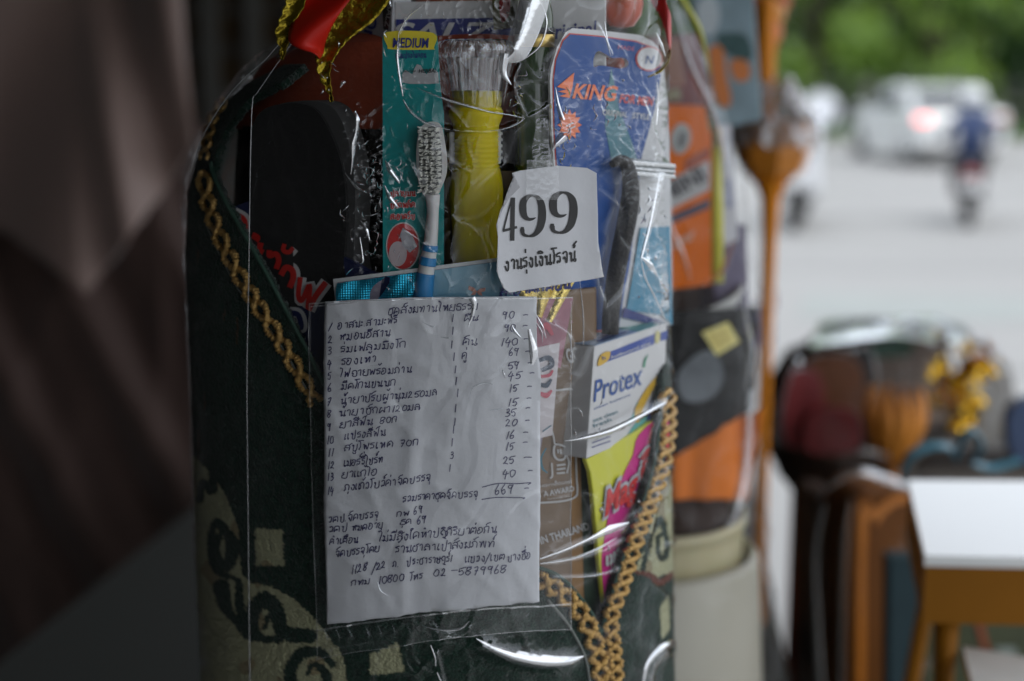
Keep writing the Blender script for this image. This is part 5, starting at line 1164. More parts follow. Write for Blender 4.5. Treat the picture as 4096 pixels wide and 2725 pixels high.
def disps(surf, fn, e=0):
    def g(px, py):
        p = surf(px, py); q_ = offs(surf, 1.0)(px, py) - p; return p + q_ * (fn(px, py) + e)[..., None]
    g.kind = 'cyl'; g.c = getattr(surf, 'c', (CX, CY)); return g
curved_sheet('paper', tagpoly, st, paper, tag_, tagd, 10)
curved_sheet('curl', [(2046, 700), (2058, 722), (2071, 748), (2030, 786), (2000, 832), (1986, 862), (2005, 800), (2026, 742)], st, mat('tag_paper_back', (.42, .42, .44), .7, var=.05), tag_, lambda x, y: .0030 + .0022 * np.clip((2071 - x) / 80., 0, 1), 10)
ts = disps(st, tagd, .0004); ink = mat('black_ink', (.008, .008, .009), .45, var=0)
def nine(x0, y0, x1, y1, sk=0):
    def m_(p): return [(x0 + (x1 - x0) * a + sk * (b - .5), y0 + (y1 - y0) * (1 - b)) for a, b in p]
    W = (x1 - x0)
    return [(smoothline(m_([(.52, .965), (.33, .93), (.17, .82), (.14, .66), (.19, .50), (.34, .42), (.50, .42), (.62, .455)]), 10), list(np.array([.06, .16, .26, .28, .24, .13, .09, .03]) * W)),
            (smoothline(m_([(.46, .965), (.66, .93), (.81, .80), (.865, .62), (.855, .42), (.77, .22), (.58, .07), (.36, .032), (.16, .07), (.11, .17), (.115, .24)]), 10), list(np.array([.06, .13, .25, .28, .29, .26, .16, .08, .13, .17, .10]) * W))]
def four(x0, y0, x1, y1, sk=0):
    def m_(p): return [(x0 + (x1 - x0) * a + sk * (b - .5), y0 + (y1 - y0) * (1 - b)) for a, b in p]
    W = (x1 - x0)
    return [(smoothline(m_([(.72, 1.0), (.70, .5), (.66, 0.0)]), 8), [.30 * W, .30 * W, .30 * W]), (smoothline(m_([(.64, .97), (.36, .64), (.05, .25)]), 8), [.10 * W, .11 * W, .12 * W]), (smoothline(m_([(.0, .235), (.5, .27), (1.0, .315)]), 8), [.17 * W] * 3)]
ribbons('digit', four(2005, 790, 2066, 962, 0), ts, ink, tag_, 0)
ribbons('digit', nine(2076, 775, 2182, 950), ts, ink, tag_, 0); ribbons('digit', nine(2195, 763, 2308, 936), ts, ink, tag_, 0)
ribbons('thai_lettering', [(p, 6.6) for p, _ in handlines('งานรุ่งเงินโรจน์', (2012, 1082), (2302, 1043), 41, 6, .03, .0)], ts, ink, tag_, 0)

# ---- handwritten list in a clear sleeve
lst = thing('handwritten_list', 'white sheet handwritten in blue ink with numbered items and prices, inside a clear sleeve', 'paper note', tuple(P(1720, 2450, .69)))
sl0 = cyl(.1385)
def listd(x, y): return .0011 * noise2(x / 110. + y / 700., y / 260., 61) + .0008 * (1 - np.abs(noise2(x / 240. - y / 300., y / 420., 62)) * 2).clip(0, 1) ** 8 + .0008 * np.sin((x - 1290) / 330. * 3.14 + 1) + .0010 * np.exp(-((x - 1640 + (y - 1900) * .06) / 28.) ** 2) * np.clip((y - 1500) / 300., 0, 1) + .0006 * noise2(x / 170., y / 420., 4) + .0006 * noise2(x / 60., y / 500., 14) * np.clip((y - 2200) / 250., 0, 1)
lp = [(1302, 1206), (1500, 1196), (1700, 1190), (1900, 1187), (2040, 1185), (2144, 1186), (2150, 1400), (2163, 1520), (2160, 1800), (2160, 2050), (2154, 2404)]
bot = [(2154 - i * 28.1, 2404 + (i / 30) * 92 + random.uniform(-3, 3)) for i in range(1, 31)]
lp += bot + [(1308, 2480), (1304, 2200), (1298, 2050), (1303, 1700), (1298, 1450)]
note = mat('note_paper', (.64, .655, .69), .7, bump=.2, bscale=150, var=.05, vscale=14)
curved_sheet('paper', lp, sl0, note, lst, listd, 16)
sl1 = disps(sl0, listd, .00035)
HW = []; W4 = 3.7
def put(s, x0, y0, x1, y1, h=25, wd=W4): HW.extend(handlines(s, (x0, y0), (x1, y1), h, wd, .30, .14, 4))
put('ชุดสังฆทานไทยธรรม', 1550, 1258, 1912, 1236, 25)
rows = [('อาสนะ.สามะพรี', 1352, 1315, 1586, 1293), ('หมอนอีสาน', 1361, 1359, 1560, 1343), ('ร่มเฟลมมิงโก', 1361, 1409, 1617, 1390), ('รองเท้า', 1365, 1458, 1502, 1448), ('ไฟฉายพร้อมถ่าน', 1362, 1508, 1644, 1490), ('มีดโกนขนนก', 1367, 1557, 1580, 1543),
        ('น้ำยาปรับผ้านุ่ม250มล', 1364, 1615, 1748, 1583), ('น้ำยาซักผ้า120มล', 1358, 1664, 1680, 1640), ('ยาสีฟัน 80ก', 1362, 1710, 1588, 1690), ('แปรงสีฟัน', 1379, 1756, 1540, 1742), ('สบู่โพรเทค 70ก', 1376, 1804, 1670, 1780), ('เมอร์รี่ไบร์ท', 1374, 1865, 1530, 1850), ('ยาแก้ไอ', 1367, 1912, 1508, 1898), ('ถุงแก้วโบว์ค่าจัดบรรจุ', 1376, 1963, 1722, 1922)]
nb_y = [1322, 1371, 1416, 1468, 1516, 1564, 1619, 1668, 1720, 1772, 1822, 1872, 1920, 1975]
for i, (s_, a, b, c, d) in enumerate(rows):
    put(s_, a, b, c, d, 24)
    k = str(i + 1); put(k, 1313, nb_y[i], 1313 + (16 if len(k) == 1 else 26), nb_y[i] - 1, 28)
qy_ = [(1807, 1286), (1807, 1335), (1803, 1391), (1812, 1440), (1818, 1491), (1820, 1538), (1826, 1585), (1818, 1645), (1815, 1699), (1810, 1730), (1804, 1782), (1798, 1833), (1797, 1886)]
for i, (x, y) in enumerate(qy_): put('3' if i == 11 else '1', x, y, x + (17 if i == 11 else 5), y, 27 if i != 11 else 26)
put('ผืน', 1854, 1284, 1910, 1280, 20); put('คัน', 1847, 1380, 1907, 1378, 24); put('คู่', 1845, 1436, 1866, 1434, 26)
pr_ = [('90', 2003, 1275, 2055), ('90', 2008, 1326, 2058), ('140', 1999, 1382, 2067), ('69', 2032, 1422, 2070), ('59', 2026, 1476, 2072), ('45', 2026, 1516, 2080), ('15', 2030, 1567, 2066), ('15', 2026, 1623, 2064), ('35', 2015, 1663, 2058), ('20', 2015, 1704, 2062), ('16', 2017, 1755, 2056), ('15', 2019, 1800, 2050), ('25', 2006, 1854, 2052), ('40', 2003, 1907, 2058)]
for s_, x, y, x1 in pr_: put(s_, x, y, x1, y - 3, 28)
for x, y in [(2090, 1260), (2089, 1303), (2092, 1356), (2098, 1405), (2108, 1451), (2116, 1492), (2106, 1546), (2104, 1593), (2100, 1632), (2098, 1682), (2090, 1729), (2089, 1769), (2092, 1829), (2108, 1882), (2092, 1951)]: HW.append((smoothline([(x, y), (x + 10, y - 2), (x + 19 + (14 if y == 1829 else 0), y - 1)], 4), W4))
put('669', 1975, 1976, 2046, 1968, 32); HW.append((smoothline([(1926, 1946), (1990, 1932), (2060, 1932), (2118, 1929), (2108, 1936)], 6), W4)); HW.append((smoothline([(1924, 1996), (1990, 1988), (2060, 1988), (2094, 1988), (2086, 1992)], 6), W4))
put('รวมราคาชุดจัดบรรจุ', 1608, 2008, 1906, 1985, 23)
put('วดป.จัดบรรจุ', 1314, 2090, 1512, 2068, 23); put('กพ', 1584, 2068, 1636, 2060, 18); put('69', 1652, 2058, 1688, 2052, 26)
put('วดป', 1316, 2128, 1386, 2122, 23); put('หมดอายุ', 1408, 2122, 1530, 2110, 22); put('ธค', 1600, 2098, 1644, 2094, 20); put('69', 1666, 2097, 1704, 2090, 26)
put('คำเตือน', 1320, 2176, 1434, 2168, 22); put('ไม่มีสิ่งใดทำปฏิกิริยาต่อกัน', 1512, 2166, 1982, 2128, 26)
put('จัดบรรจุโดย', 1343, 2226, 1516, 2206, 24); put('ร้านชาลาเปาสังฆภัณฑ์', 1577, 2210, 1972, 2186, 26)
put('1128', 1407, 2292, 1470, 2280, 30); put('/22', 1488, 2286, 1540, 2270, 26); put('ถ.', 1568, 2268, 1594, 2266, 22); put('ประชาราษฎร์1', 1624, 2262, 1806, 2246, 24); put('แขวง/เขต', 1858, 2250, 2012, 2236, 24); put('บางซื่อ', 2022, 2242, 2116, 2232, 24)
put('กทม', 1405, 2342, 1478, 2332, 20); put('10800', 1512, 2338, 1616, 2320, 28); put('โทร', 1636, 2326, 1688, 2316, 22); put('02', 1731, 2308, 1784, 2302, 28); put('-5879968', 1802, 2304, 2020, 2288, 30)
ribbons('handwriting', HW, sl1, mat('blue_black_ink', (.030, .028, .11), .5, var=0), lst, 0)
def slv(x, y): return .0042 + .0006 * noise2(x / 120., y / 200., 21) + .0011 * (1 - np.abs(noise2(x / 150. + y / 500., y / 330., 22)) * 2).clip(0, 1) ** 6 + .0010 * np.exp(-((x - 1860) / 110.) ** 2 - ((y - 1350) / 170.) ** 2) * noise2(x / 26., y / 60., 23)
slp = [(1258, 1208), (1330, 1206), (1450, 1192), (1640, 1190), (1850, 1184), (2050, 1186), (2272, 1182), (2276, 1204), (2262, 1400), (2262, 1800), (2262, 2200), (2264, 2508), (2140, 2512), (1900, 2532), (1720, 2552), (1560, 2580), (1400, 2600), (1285, 2628), (1284, 2500), (1276, 2250), (1262, 1800), (1256, 1500)]
slo = curved_sheet('sleeve', slp, sl0, sleeve, lst, slv, 9, .00005)
ss_ = disps(sl0, slv, .0004)
edge2 = film_mat('sleeve_edge', gain=3, haze=.16, rough=.15, base_gloss=.15)
ribbons('sleeve_seam', [(smoothline([(1258, 1209), (1450, 1196), (1640, 1192), (1850, 1187), (2050, 1189), (2270, 1186)], 12), 5), (smoothline([(1258, 1222), (1290, 1218), (1440, 1204)], 8), 3),
                         (smoothline([(1286, 2622), (1400, 2598), (1560, 2577), (1720, 2549), (1900, 2529), (2140, 2509), (2262, 2505)], 10), 3), (smoothline([(1283, 2510), (1420, 2486), (1640, 2455), (1900, 2425), (2150, 2412), (2262, 2405)], 10), 7),
                         (smoothline([(1258, 1210), (1257, 1500), (1264, 1800), (1277, 2250), (1285, 2500), (1287, 2624)], 8), 3), (smoothline([(2264, 1200), (2262, 1800), (2262, 2500)], 8), 2)], ss_, edge2, lst, 0)
GLN = [([(2126, 1250), (2148, 1300), (2164, 1345)], [3, 14, 5]), ([(1880, 1185), (1890, 1210), (1884, 1250), (1868, 1300)], [28, 22, 14, 3]), ([(1872, 1590), (1880, 1550), (1900, 1532), (1940, 1524), (1962, 1530)], [2, 4, 7, 3, 2]),
       ([(1996, 1470), (2004, 1490), (2008, 1505)], [4, 13, 4]), ([(1520, 2310), (1532, 2345), (1558, 2368)], [2, 5, 2]), ([(1760, 1340), (1790, 1345), (1800, 1340)], [2, 6, 2]), ([(1690, 1280), (1730, 1300), (1740, 1290)], [1, 4, 1]), ([(1950, 1632), (2000, 1626)], [3, 3]),
       ([(2030, 1290), (2045, 1320), (2070, 1345)], [3, 16, 3]), ([(2100, 1310), (2118, 1400), (2112, 1450)], [12, 36, 14])]
for pts, wd in GLN: ribbons('sleeve_glint', [(smoothline(pts, 8), wd)], ss_, fold if len(pts) != 9 else sleeve, lst, 0, bow=.0012)  # pale strips painted as glints on the sleeve
# wrinkles of the empty sleeve foot
for i in range(9):
    x = 1310 + i * 52 + random.uniform(-8, 8); y = 2500 - (x - 1300) * .1
    ribbons('sleeve_wrinkle', [(smoothline([(x, y + 8), (x + 14, y + 45), (x + 4, y + 78)], 6), [3, random.uniform(8, 20), 3])], ss_, sleeve, lst, 1e-4, bow=.0014)
# ================================================================== SECOND WRAPPED SET (right, behind)
C2 = pxy(2570, 1900, 1.10); X2, Y2 = C2[0], 1.10
K2 = (Y2 / math.cos(PITCH)) / F * .98
def z2(py, y=Y2): return pxy(2570, py, y)[2]
pail = thing('pail', 'cream plastic pail standing behind the main set, dark inside', 'pail', (X2, Y2, TZ))
crm = mat('cream_plastic', (.50, .45, .27), .35, coat=.2, var=.06, sub=.1)
zr = z2(2030)
lathe('bucket', [(.001, TZ + .004), (.074, TZ + .002), (.075, TZ + .02), (.081, zr - .012), (.081, zr - .010), (.083, zr - .009), (.0835, zr), (.081, zr + .001), (.079, zr - .006), (.064, TZ + .03), (.001, TZ + .03)], (X2, Y2, 0), crm, pail, 72)
tub = thing('white_tub', 'pale grey-white plastic tub round the foot of the cream pail', 'tub', (X2, Y2, TZ))
lathe('tub_wall', [(.080, TZ + .002), (.106, TZ + .001), (.108, TZ + .02), (.094, zr - .036), (.090, zr - .030), (.0865, zr - .034), (.0880, zr - .05), (.083, TZ + .006)], (X2, Y2, 0), mat('tub_plastic', (.46, .44, .36), .4, var=.08), tub, 72)
pd = thing('brown_cloth_roll', 'dark brown cloth roll inside the cream pail', 'cloth', (X2, Y2, TZ + .03))
lathe('roll', [(.001, TZ + .035), (.062, TZ + .035), (.070, zr - .03), (.072, zr + .02), (.06, zr + .035), (.001, zr + .03)], (X2, Y2, 0), mat('dark_brown_cloth', (.030, .014, .008), .9, bump=.5, var=.4, vscale=30), pd, 48, mod=lambda th, z: 1 + .02 * np.sin(th * 9))
f2_ = cyl(.078, X2, Y2); f2o = cyl(.084, X2, Y2)
orc = thing('orange_robe', 'folded orange robe cloth showing under the dark grey bag in the second set', 'cloth', (X2, Y2, zr))
gridq('fold', [(2500, 1850), (3040, 1640), (3000, 2000), (2640, 1998)], cyl(.076, X2, Y2), mat('orange_cloth', (.65, .16, .005), .75, bump=.4, bscale=120, var=.15, vscale=20), orc, 30, 20, lambda u, v: .002 * np.sin(u * 20 + v * 4), thick=.003)
bagm = mat('black_bag', (.012, .012, .012), .6, spec=.2, bump=1, bscale=45, var=.9, vscale=26)
db = thing('dark_grey_bag', 'dark mottled grey bag with a yellow square sticker, wrapped in the second set', 'bag', (X2, Y2, zr + .02))
gridq('bag', [(2380, 1260), (3030, 1230), (3010, 1640), (2400, 2010)], cyl(.0785, X2, Y2), bagm, db, 50, 50, lambda u, v: .003 * noise2(u * 5, v * 5, 3) + .002 * noise2(u * 14, v * 13, 4), thick=.004)
slab('pale_patch', arcp([(2700, 1500), (2760, 1420), (2830, 1400), (2870, 1480), (2850, 1560), (2790, 1600), (2720, 1590)], 4), offs(cyl(.0785, X2, Y2), .0062), .0006, mat('patch_grey', (.10, .115, .13), .5, var=.6, vscale=60), db)
gridq('sticker', [(2808, 1330), (2912, 1288), (2958, 1368), (2866, 1424)], cyl(.0845, X2, Y2), mat('sticker_yellow', (.72, .64, .22), .6, var=.05), db, 6, 6)
gridq('print', [(2830, 1340), (2900, 1312), (2935, 1365), (2868, 1400)], cyl(.0848, X2, Y2), mat('sticker_print', (.60, .50, .15), .6, var=.6, vscale=500), db, 6, 6)
bas = thing('grey_basin', 'pale grey plastic basin holding the orange box in the second set', 'basin', (X2, Y2, z2(1400)))
zb = z2(1150); Tl = Matrix.Rotation(R(10), 3, 'X') @ Matrix.Rotation(R(-6), 3, 'Y')
lathe('bowl', [(.001, -.035), (.05, -.034), (.062, -.02), (.073, 0), (.076, .001), (.077, -.002), (.066, -.024), (.052, -.038), (.001, -.039)], (X2, Y2 + .0, zb), mat('grey_basin_plastic', (.42, .42, .40), .35, var=.06), bas, 60, tilt=Tl)
ob = thing('orange_box', 'orange box with a grey oval and pale slanting band, inside the second wrapped set', 'box', (X2 + .03, 1.04, zb))
fo = facing(2740, 800, 1.035, 12)
orb = mat('orange_carton', (.80, .17, .008), .6, spec=.2, var=.15, vscale=30); paleb = mat('carton_pale', (.5, .5, .5), .5, var=.35, vscale=120)
slab('carton', [(2520, 415), (2820, 425), (2846, 560), (2846, 1140), (2520, 1180)], fo, .03, orb, ob, bevel=.001)
slab('oval', ell(2722, 555, 40, 62, rot=.15), offs(fo, .0005), .0004, mat('oval_grey', (.42, .44, .43), .5, var=.15), ob)
slab('oval_core', ell(2728, 558, 14, 34, rot=.15), offs(fo, .0010), .0004, mat('oval_dark', (.16, .17, .17), .5), ob)
slab('band', [(2640, 740), (2838, 640), (2838, 760), (2640, 860)], offs(fo, .0005), .0004, paleb, ob)
text('MINI', (2660, 810), (2826, 718), 60, offs(fo, .0010), mat('print_charcoal', (.06, .06, .07), .5, var=0), ob, offset=.03)
slab('dark_stripe', [(2640, 880), (2838, 795), (2838, 832), (2640, 915)], offs(fo, .0005), .0004, mat('stripe_navy', (.05, .05, .09), .5), ob)
slab('red_stripe', [(2740, 640), (2838, 590), (2838, 630), (2740, 690)], offs(fo, .0005), .0004, mat('stripe_brick', (.38, .07, .02), .5), ob)
text('super', (2660, 1010), (2790, 950), 46, offs(fo, .0005), mat('print_peach', (.75, .45, .32), .5, var=.1), ob, offset=.02, shear=.2)
yt = thing('yellow_tube', 'yellow stick standing beside the orange box in the basin', 'tube', (X2 + .05, 1.03, zb))
p0, p1 = pxy(2866, 1130, 1.045), pxy(2862, 590, 1.045)
tube('barrel', [p0, p0 * .5 + p1 * .5, p1], [.0052, .0052, .0042], mat('yellow_tube_plastic', (.62, .58, .04), .4), yt, 16); tube('cap', [p1, p1 + (0, 0, .014)], [.0046, .004], mat('olive_cap', (.45, .42, .2), .4), yt, 16)
wt = thing('lavender_card', 'pale lavender card strip standing right of the yellow stick', 'card', (X2 + .06, 1.05, zb))
fw = facing(2910, 800, 1.06, 20); slab('card', [(2870, 500), (2925, 500), (2952, 960), (2900, 985), (2876, 800)], fw, .002, mat('lavender_card_mat', (.55, .56, .62), .5, var=.08), wt)
gridq('print', [(2890, 720), (2925, 715), (2935, 830), (2900, 835)], offs(fw, .0004), mat('lavender_print', (.35, .37, .5), .5, var=.4, vscale=300), wt, 4, 4)
mp = thing('maroon_pack', 'maroon and brown pack above the orange box in the second set', 'pack', (X2 + .02, 1.06, z2(400)))
fmx = facing(2740, 300, 1.06, 8); slab('pack', [(2560, 150), (2800, 130), (2850, 420), (2560, 440)], fmx, .02, mat('maroon_carton', (.16, .035, .035), .5, var=.35, vscale=40), mp, bevel=.001)
slab('label', [(2660, 360), (2722, 352), (2724, 400), (2662, 405)], offs(fmx, .0004), .0003, mat('label_olive', (.32, .32, .2), .5, var=.2), mp)
slab('brown_print', [(2640, 160), (2720, 155), (2740, 340), (2650, 350)], offs(fmx, .0004), .0003, mat('print_umber', (.30, .15, .10), .5, var=.3, vscale=60), mp)
vp = thing('violet_pack', 'dark violet pack low at the right inside the second set', 'pack', (X2 + .06, 1.08, z2(1250)))
fv = facing(2930, 1000, 1.085, 25); slab('pack', [(2850, 880), (2985, 900), (3000, 1330), (2860, 1330)], fv, .02, mat('violet_carton', (.10, .08, .15), .5, var=.3, vscale=40), vp, bevel=.001)
bp_ = thing('blue_pack', 'large pale blue pack with orange figures at the top of the second set', 'pack', (X2 + .06, 1.15, z2(200)))
fbp = facing(2900, 200, 1.22, -6); slab('pack', [(2730, -200), (3000, -200), (3050, 480), (2860, 520)], fbp, .02, mat('blue_pack_film', (.30, .42, .48), .35, var=.5, vscale=30, coat=.3), bp_, bevel=.002)
slab('orange_figure', arcp([(2835, 200), (2868, 180), (2895, 205), (2905, 300), (2925, 400), (2900, 430), (2860, 400), (2845, 300)], 4), offs(fbp, .0005), .0004, mat('print_tangerine', (.80, .27, .08), .5, var=.1), bp_)
slab('orange_figure', arcp([(2920, 250), (2970, 235), (3000, 270), (2990, 320), (2940, 320)], 4), offs(fbp, .0005), .0004, mat('print_tangerine', (.80, .27, .08), .5, var=.1), bp_)
slab('teal_shape', arcp([(2870, 140), (2980, 140), (3010, 230), (2960, 240), (2890, 200)], 4), offs(fbp, .0005), .0004, mat('print_deep_teal', (.06, .13, .13), .5, var=.4, vscale=80), bp_)
slab('white_shape', arcp([(2790, 20), (2850, -20), (2880, 60), (2850, 140), (2800, 120)], 4), offs(fbp, .0005), .0004, mat('print_pale_sky', (.62, .70, .74), .5, var=.2), bp_)
# film of set two
W2 = thing('film_wrap', 'clear plastic film wrapped round the second set with the orange box and cream pail', 'plastic wrap', (X2, Y2, TZ))
L2_ = [(-300, 2420), (0, 2300), (400, 2200), (1000, 2120), (3000, 2120)]; R2_ = [(-300, 2640), (0, 2715), (200, 2790), (450, 2880), (700, 2960), (1000, 3010), (1300, 3025), (1700, 3030), (2000, 3045), (2300, 3080), (2725, 3140), (3100, 3160)]
ysf2 = np.linspace(-300, 3100, 260); G_ = rings(L2_, R2_, ysf2, .094, np.pi + .2, -np.pi + .2 + .4, 220, cy=Y2)
gx2, gy2 = project(G_); nn = np.stack([G_[..., 0] - X2, G_[..., 1] - Y2, 0 * gx2], -1); nn /= np.linalg.norm(nn, axis=-1, keepdims=True)
hh = .002 * noise2(gx2 / 120., gy2 / 500., 41) + .004 * ridge(gx2 / 150. + gy2 / 700., gy2 / 600., 43, 6) + .0015 * ridge(gx2 / 60., gy2 / 240., 44, 4)
G_ = G_ + nn * hh[..., None]; mk('film_shell', G_.reshape(-1, 3), gridfaces(220, 260), farfilm, W2, True)
s2f = cyl(.099, X2, Y2)
far_glint = film_mat('loose_glint_film', gain=2.5, haze=.16, rough=.2, base_gloss=.2)  # haze and gloss added, for strips that paint highlights on far film
for pts, wd in [([(2690, 0), (2750, 240), (2830, 420), (2880, 600), (2900, 760)], [10, 22, 26, 20, 6]), ([(2800, 1140), (2880, 1080), (2930, 960)], [3, 7, 4]), ([(2960, 1180), (2990, 1400), (2975, 1560)], [12, 30, 10]),
                ([(3000, 1560), (2980, 1850), (2940, 2030), (2905, 2110)], [16, 36, 44, 20]), ([(2640, 800), (2720, 1000), (2760, 1120)], [4, 26, 8])]:
    ribbons('crease_glint', [(smoothline(pts, 10), wd)], s2f, far_glint, W2, 0, bow=.006)
yl = [(2715, -40), (2750, 40), (2780, 110), (2800, 160)]
ry = thing('yellow_ribbon', 'yellow ribbon running down the outside of the second set at the top', 'ribbon', tuple(P(2760, 60, 1.0)))
ribbons('band', [(smoothline([(2690, -60), (2745, 30), (2790, 110), (2815, 190), (2840, 300)], 8), [22, 24, 22, 14, 3])], s2f, mat('yellow_ribbon_mat', (.65, .66, .06), .4), ry, .001, bow=.003)

# ================================================================== ALTAR PEDESTAL and things on the street side
def pd_(px, py, d): return P(px, py, d)
def world_r(pxr, d): return pxr * d / F
org = mat('orange_gold_paint', (.55, .18, .015), .4, coat=.3, var=.15, vscale=12); org2 = mat('orange_lit_paint', (.75, .25, .01), .5, spec=.3, var=.12, vscale=12); bro = mat('rust_paint', (.62, .22, .02), .45, coat=.2, var=.15)  # org2 is a brighter copy of the orange, light put into the colour
D3 = 1.62; a = pd_(3085, 700, D3); ap = thing('altar_pedestal', 'orange altar pedestal with wide moulded rim and slim stem beside the second set', 'pedestal', (a[0], a[1], .72))
def z3(py): return pxy(3085, py, a[1])[2]
k3 = (a[1] / math.cos(PITCH)) / F
def pr3(l): return [(r_ * k3, z3(py)) for r_, py in l]
lathe('rim', pr3([(2, 700), (95, 700), (120, 690), (140, 640), (152, 610), (152, 560), (160, 545), (160, 500), (150, 480), (100, 476), (2, 476)]), (a[0], a[1], 0), bro, ap, 8, smooth=False)
lathe('stem', pr3([(2, 5280), (90, 5280), (60, 5100), (34, 3000), (34, 2300), (26, 1700), (26, 1250), (30, 950), (40, 790), (62, 735), (90, 712), (88, 702), (2, 702)]), (a[0], a[1], 0), org2, ap, 8, smooth=False)
fin = thing('braided_finial', 'orange braided finial standing on the altar pedestal rim', 'finial', (a[0], a[1], z3(476)))
b_ = pd_(3045, 430, D3)
prf = [(2, 480), (46, 478), (44, 430)] 
for y in range(425, 120, -26): prf += [(36, y), (43, y - 12)]
prf += [(30, 110), (34, 80), (40, 40), (30, 0), (2, -30)]
lathe('spire', [(r_ * k3, z3(py)) for r_, py in prf], (b_[0], a[1], 0), org2, fin, 24)
fl2 = thing('orange_flower', 'orange cloth flower cluster hanging at the top beside the braided finial', 'flower', tuple(pd_(3085, 60, D3)))
for i in range(11):
    aa = i * .57 * 2; c_ = pd_(3050 + 70 * math.cos(aa) * (.5 + .5 * (i % 3) / 2), 50 + 95 * math.sin(aa) * (.5 + .5 * (i % 2)), D3 - .02 + .004 * i)
    lathe('petal', [(.0005, -.016), (.014, -.008), (.017, 0), (.013, .009), (.0005, .015)], c_, mat('flower_rust', (.52, .14, .05), .6, var=.3) if i % 2 else mat('flower_orange', (.62, .30, .10), .6, var=.3), fl2, 12, mod=lambda th, z: 1 + .15 * np.sin(th * 4), tilt=Matrix.Rotation(aa, 3, 'X'))
# lacy film over the rim
lf_ = thing('film_wrap', 'crumpled whitish film draped over the orange altar pedestal rim', 'plastic wrap', tuple(pd_(3085, 500, D3)))
th = np.linspace(0, 2 * np.pi, 120, endpoint=False); V = []
rr = [(60, 330), (85, 370), (110, 420), (135, 450), (158, 480), (168, 520), (170, 575)]
for r_, py in rr:
    r2 = r_ * k3 * (1 + .10 * np.sin(th * 7 + py) + .08 * rng.normal(size=120)); V.append(np.stack([a[0] + r2 * np.cos(th), a[1] + r2 * np.sin(th), z3(py) + .004 * rng.normal(size=120)], -1))
crumple = film_mat('crumpled_white_film', gain=2.0, haze=.36, rough=.2, base_gloss=.12, bump=1, bscale=60)
mk('film_drape', np.array(V).reshape(-1, 3), gridfaces(120, len(rr), True), crumple, lf_, True)

# ---- near altar table with pale top, lower right
zt4 = 1.26
def at4(px, py): v = rayv(px, py); t = (zt4 - 1.6) / v[2]; return CAM + t * v
q4 = [at4(3700, 2222), at4(4330, 2235), at4(4330, 1926), at4(3632, 1920)]
at_ = thing('altar_table', 'orange-gold altar table with a pale shiny film-covered top at the lower right corner', 'table', (float(np.mean([p[0] for p in q4])), float(np.mean([p[1] for p in q4])), 0))
wtop = mat('pale_shiny_top', (.86, .88, .88), .22, coat=1.0, var=.03)
V = [tuple(p) for p in q4] + [(p[0], p[1], p[2] - .008) for p in q4]
hexf = [(0, 1, 2, 3), (7, 6, 5, 4), (0, 4, 5, 1), (1, 5, 6, 2), (2, 6, 7, 3), (3, 7, 4, 0)]
mk('top', V, hexf, wtop, at_)
cen = sum(q4) / 4; ins = [p + (cen - p) * .012 for p in q4]; ogb = mat('amber_paint', (.25, .095, .002), .6, spec=.2, var=.12, vscale=10)
V = [(p[0], p[1], p[2] - .009) for p in ins] + [(p[0], p[1], p[2] - .052) for p in ins]
mk('apron', V, hexf, ogb, at_)
for i, p in enumerate(q4):
    p = p + (cen - p) * (.12 if i in (0, 3) else .05); g_ = [(p[0] + .012 * (i in (0, 3)), p[1], zt4 - .053), (p[0] + .012, p[1], 1.15), (p[0], p[1], 1.05), (p[0] + .012, p[1], .97)]
    tube('leg', g_, [.0095, .007, .007, .011], ogb, at_, 10)
stn = thing('plinth', 'plain pale plinth that carries the altar table', 'plinth', (float(cen[0]), 1.1, 0))
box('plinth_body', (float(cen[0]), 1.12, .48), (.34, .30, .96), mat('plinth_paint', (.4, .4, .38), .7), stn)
box('plinth_step', (.66, 1.80, .555), (.40, .55, 1.11), mat('plinth_shade_paint', (.08, .07, .06), .7), stn)  # step wears a darker copy of the plinth paint, shade in the colour
lowt = thing('glossy_tray', 'white glossy tray with faint green print below the altar table at the bottom corner', 'tray', tuple(pd_(4000, 2700, 1.0)))
zt5 = 1.185
def at5(px, py): v = rayv(px, py); t = (zt5 - 1.6) / v[2]; return CAM + t * v
q5 = [at5(3850, 2585), at5(3905, 2800), at5(4300, 2800), at5(4300, 2660)]
V = [tuple(p) for p in q5] + [(p[0], p[1], p[2] - .01) for p in q5]; mk('tray_top', V, hexf, mat('tray_white', (.82, .86, .85), .2, coat=1.0, var=.2, vscale=25), lowt)
# dark set behind / under: rounded orange altar legs
def arch(px0, px1, ytop, ybot, d, m, name, lab, cat='table', rad=60):
    """altar table side with a rounded shoulder"""
    t = thing(name, lab, cat, tuple(pd_((px0 + px1) / 2, ybot, d)))
    o_ = []
    for a_ in np.linspace(math.pi, math.pi / 2, 8): o_.append((px0 + rad + rad * math.cos(a_), ytop + rad * 1.3 - rad * 1.3 * math.sin(a_)))
    for a_ in np.linspace(math.pi / 2, 0, 8): o_.append((px1 - rad + rad * math.cos(a_), ytop + rad * 1.3 - rad * 1.3 * math.sin(a_)))
    o_ += [(px1, ybot), (px0, ybot)]
    f_ = facing((px0 + px1) / 2, 2300, d, 8)
    slab('panel', o_, f_, .07, m, t, bevel=.006)
    return t, f_
t, f_ = arch(3385, 3700, 1960, 5700, 1.5, mat('dark_amber_paint', (.14, .045, .003), .5, spec=.3, var=.2, vscale=8), 'altar_screen', 'dark amber rounded altar panel wrapped in film, left of the altar table', rad=110)
slab('moulding', smoothline([(3420, 5690), (3425, 2300), (3470, 2080), (3560, 1990), (3640, 1975), (3640, 2000), (3570, 2020), (3500, 2100), (3455, 2300), (3450, 5690)], 3, True), offs(f_, .004), .004, mat('orange_gold_paint', (.5, .18, .02)), t)
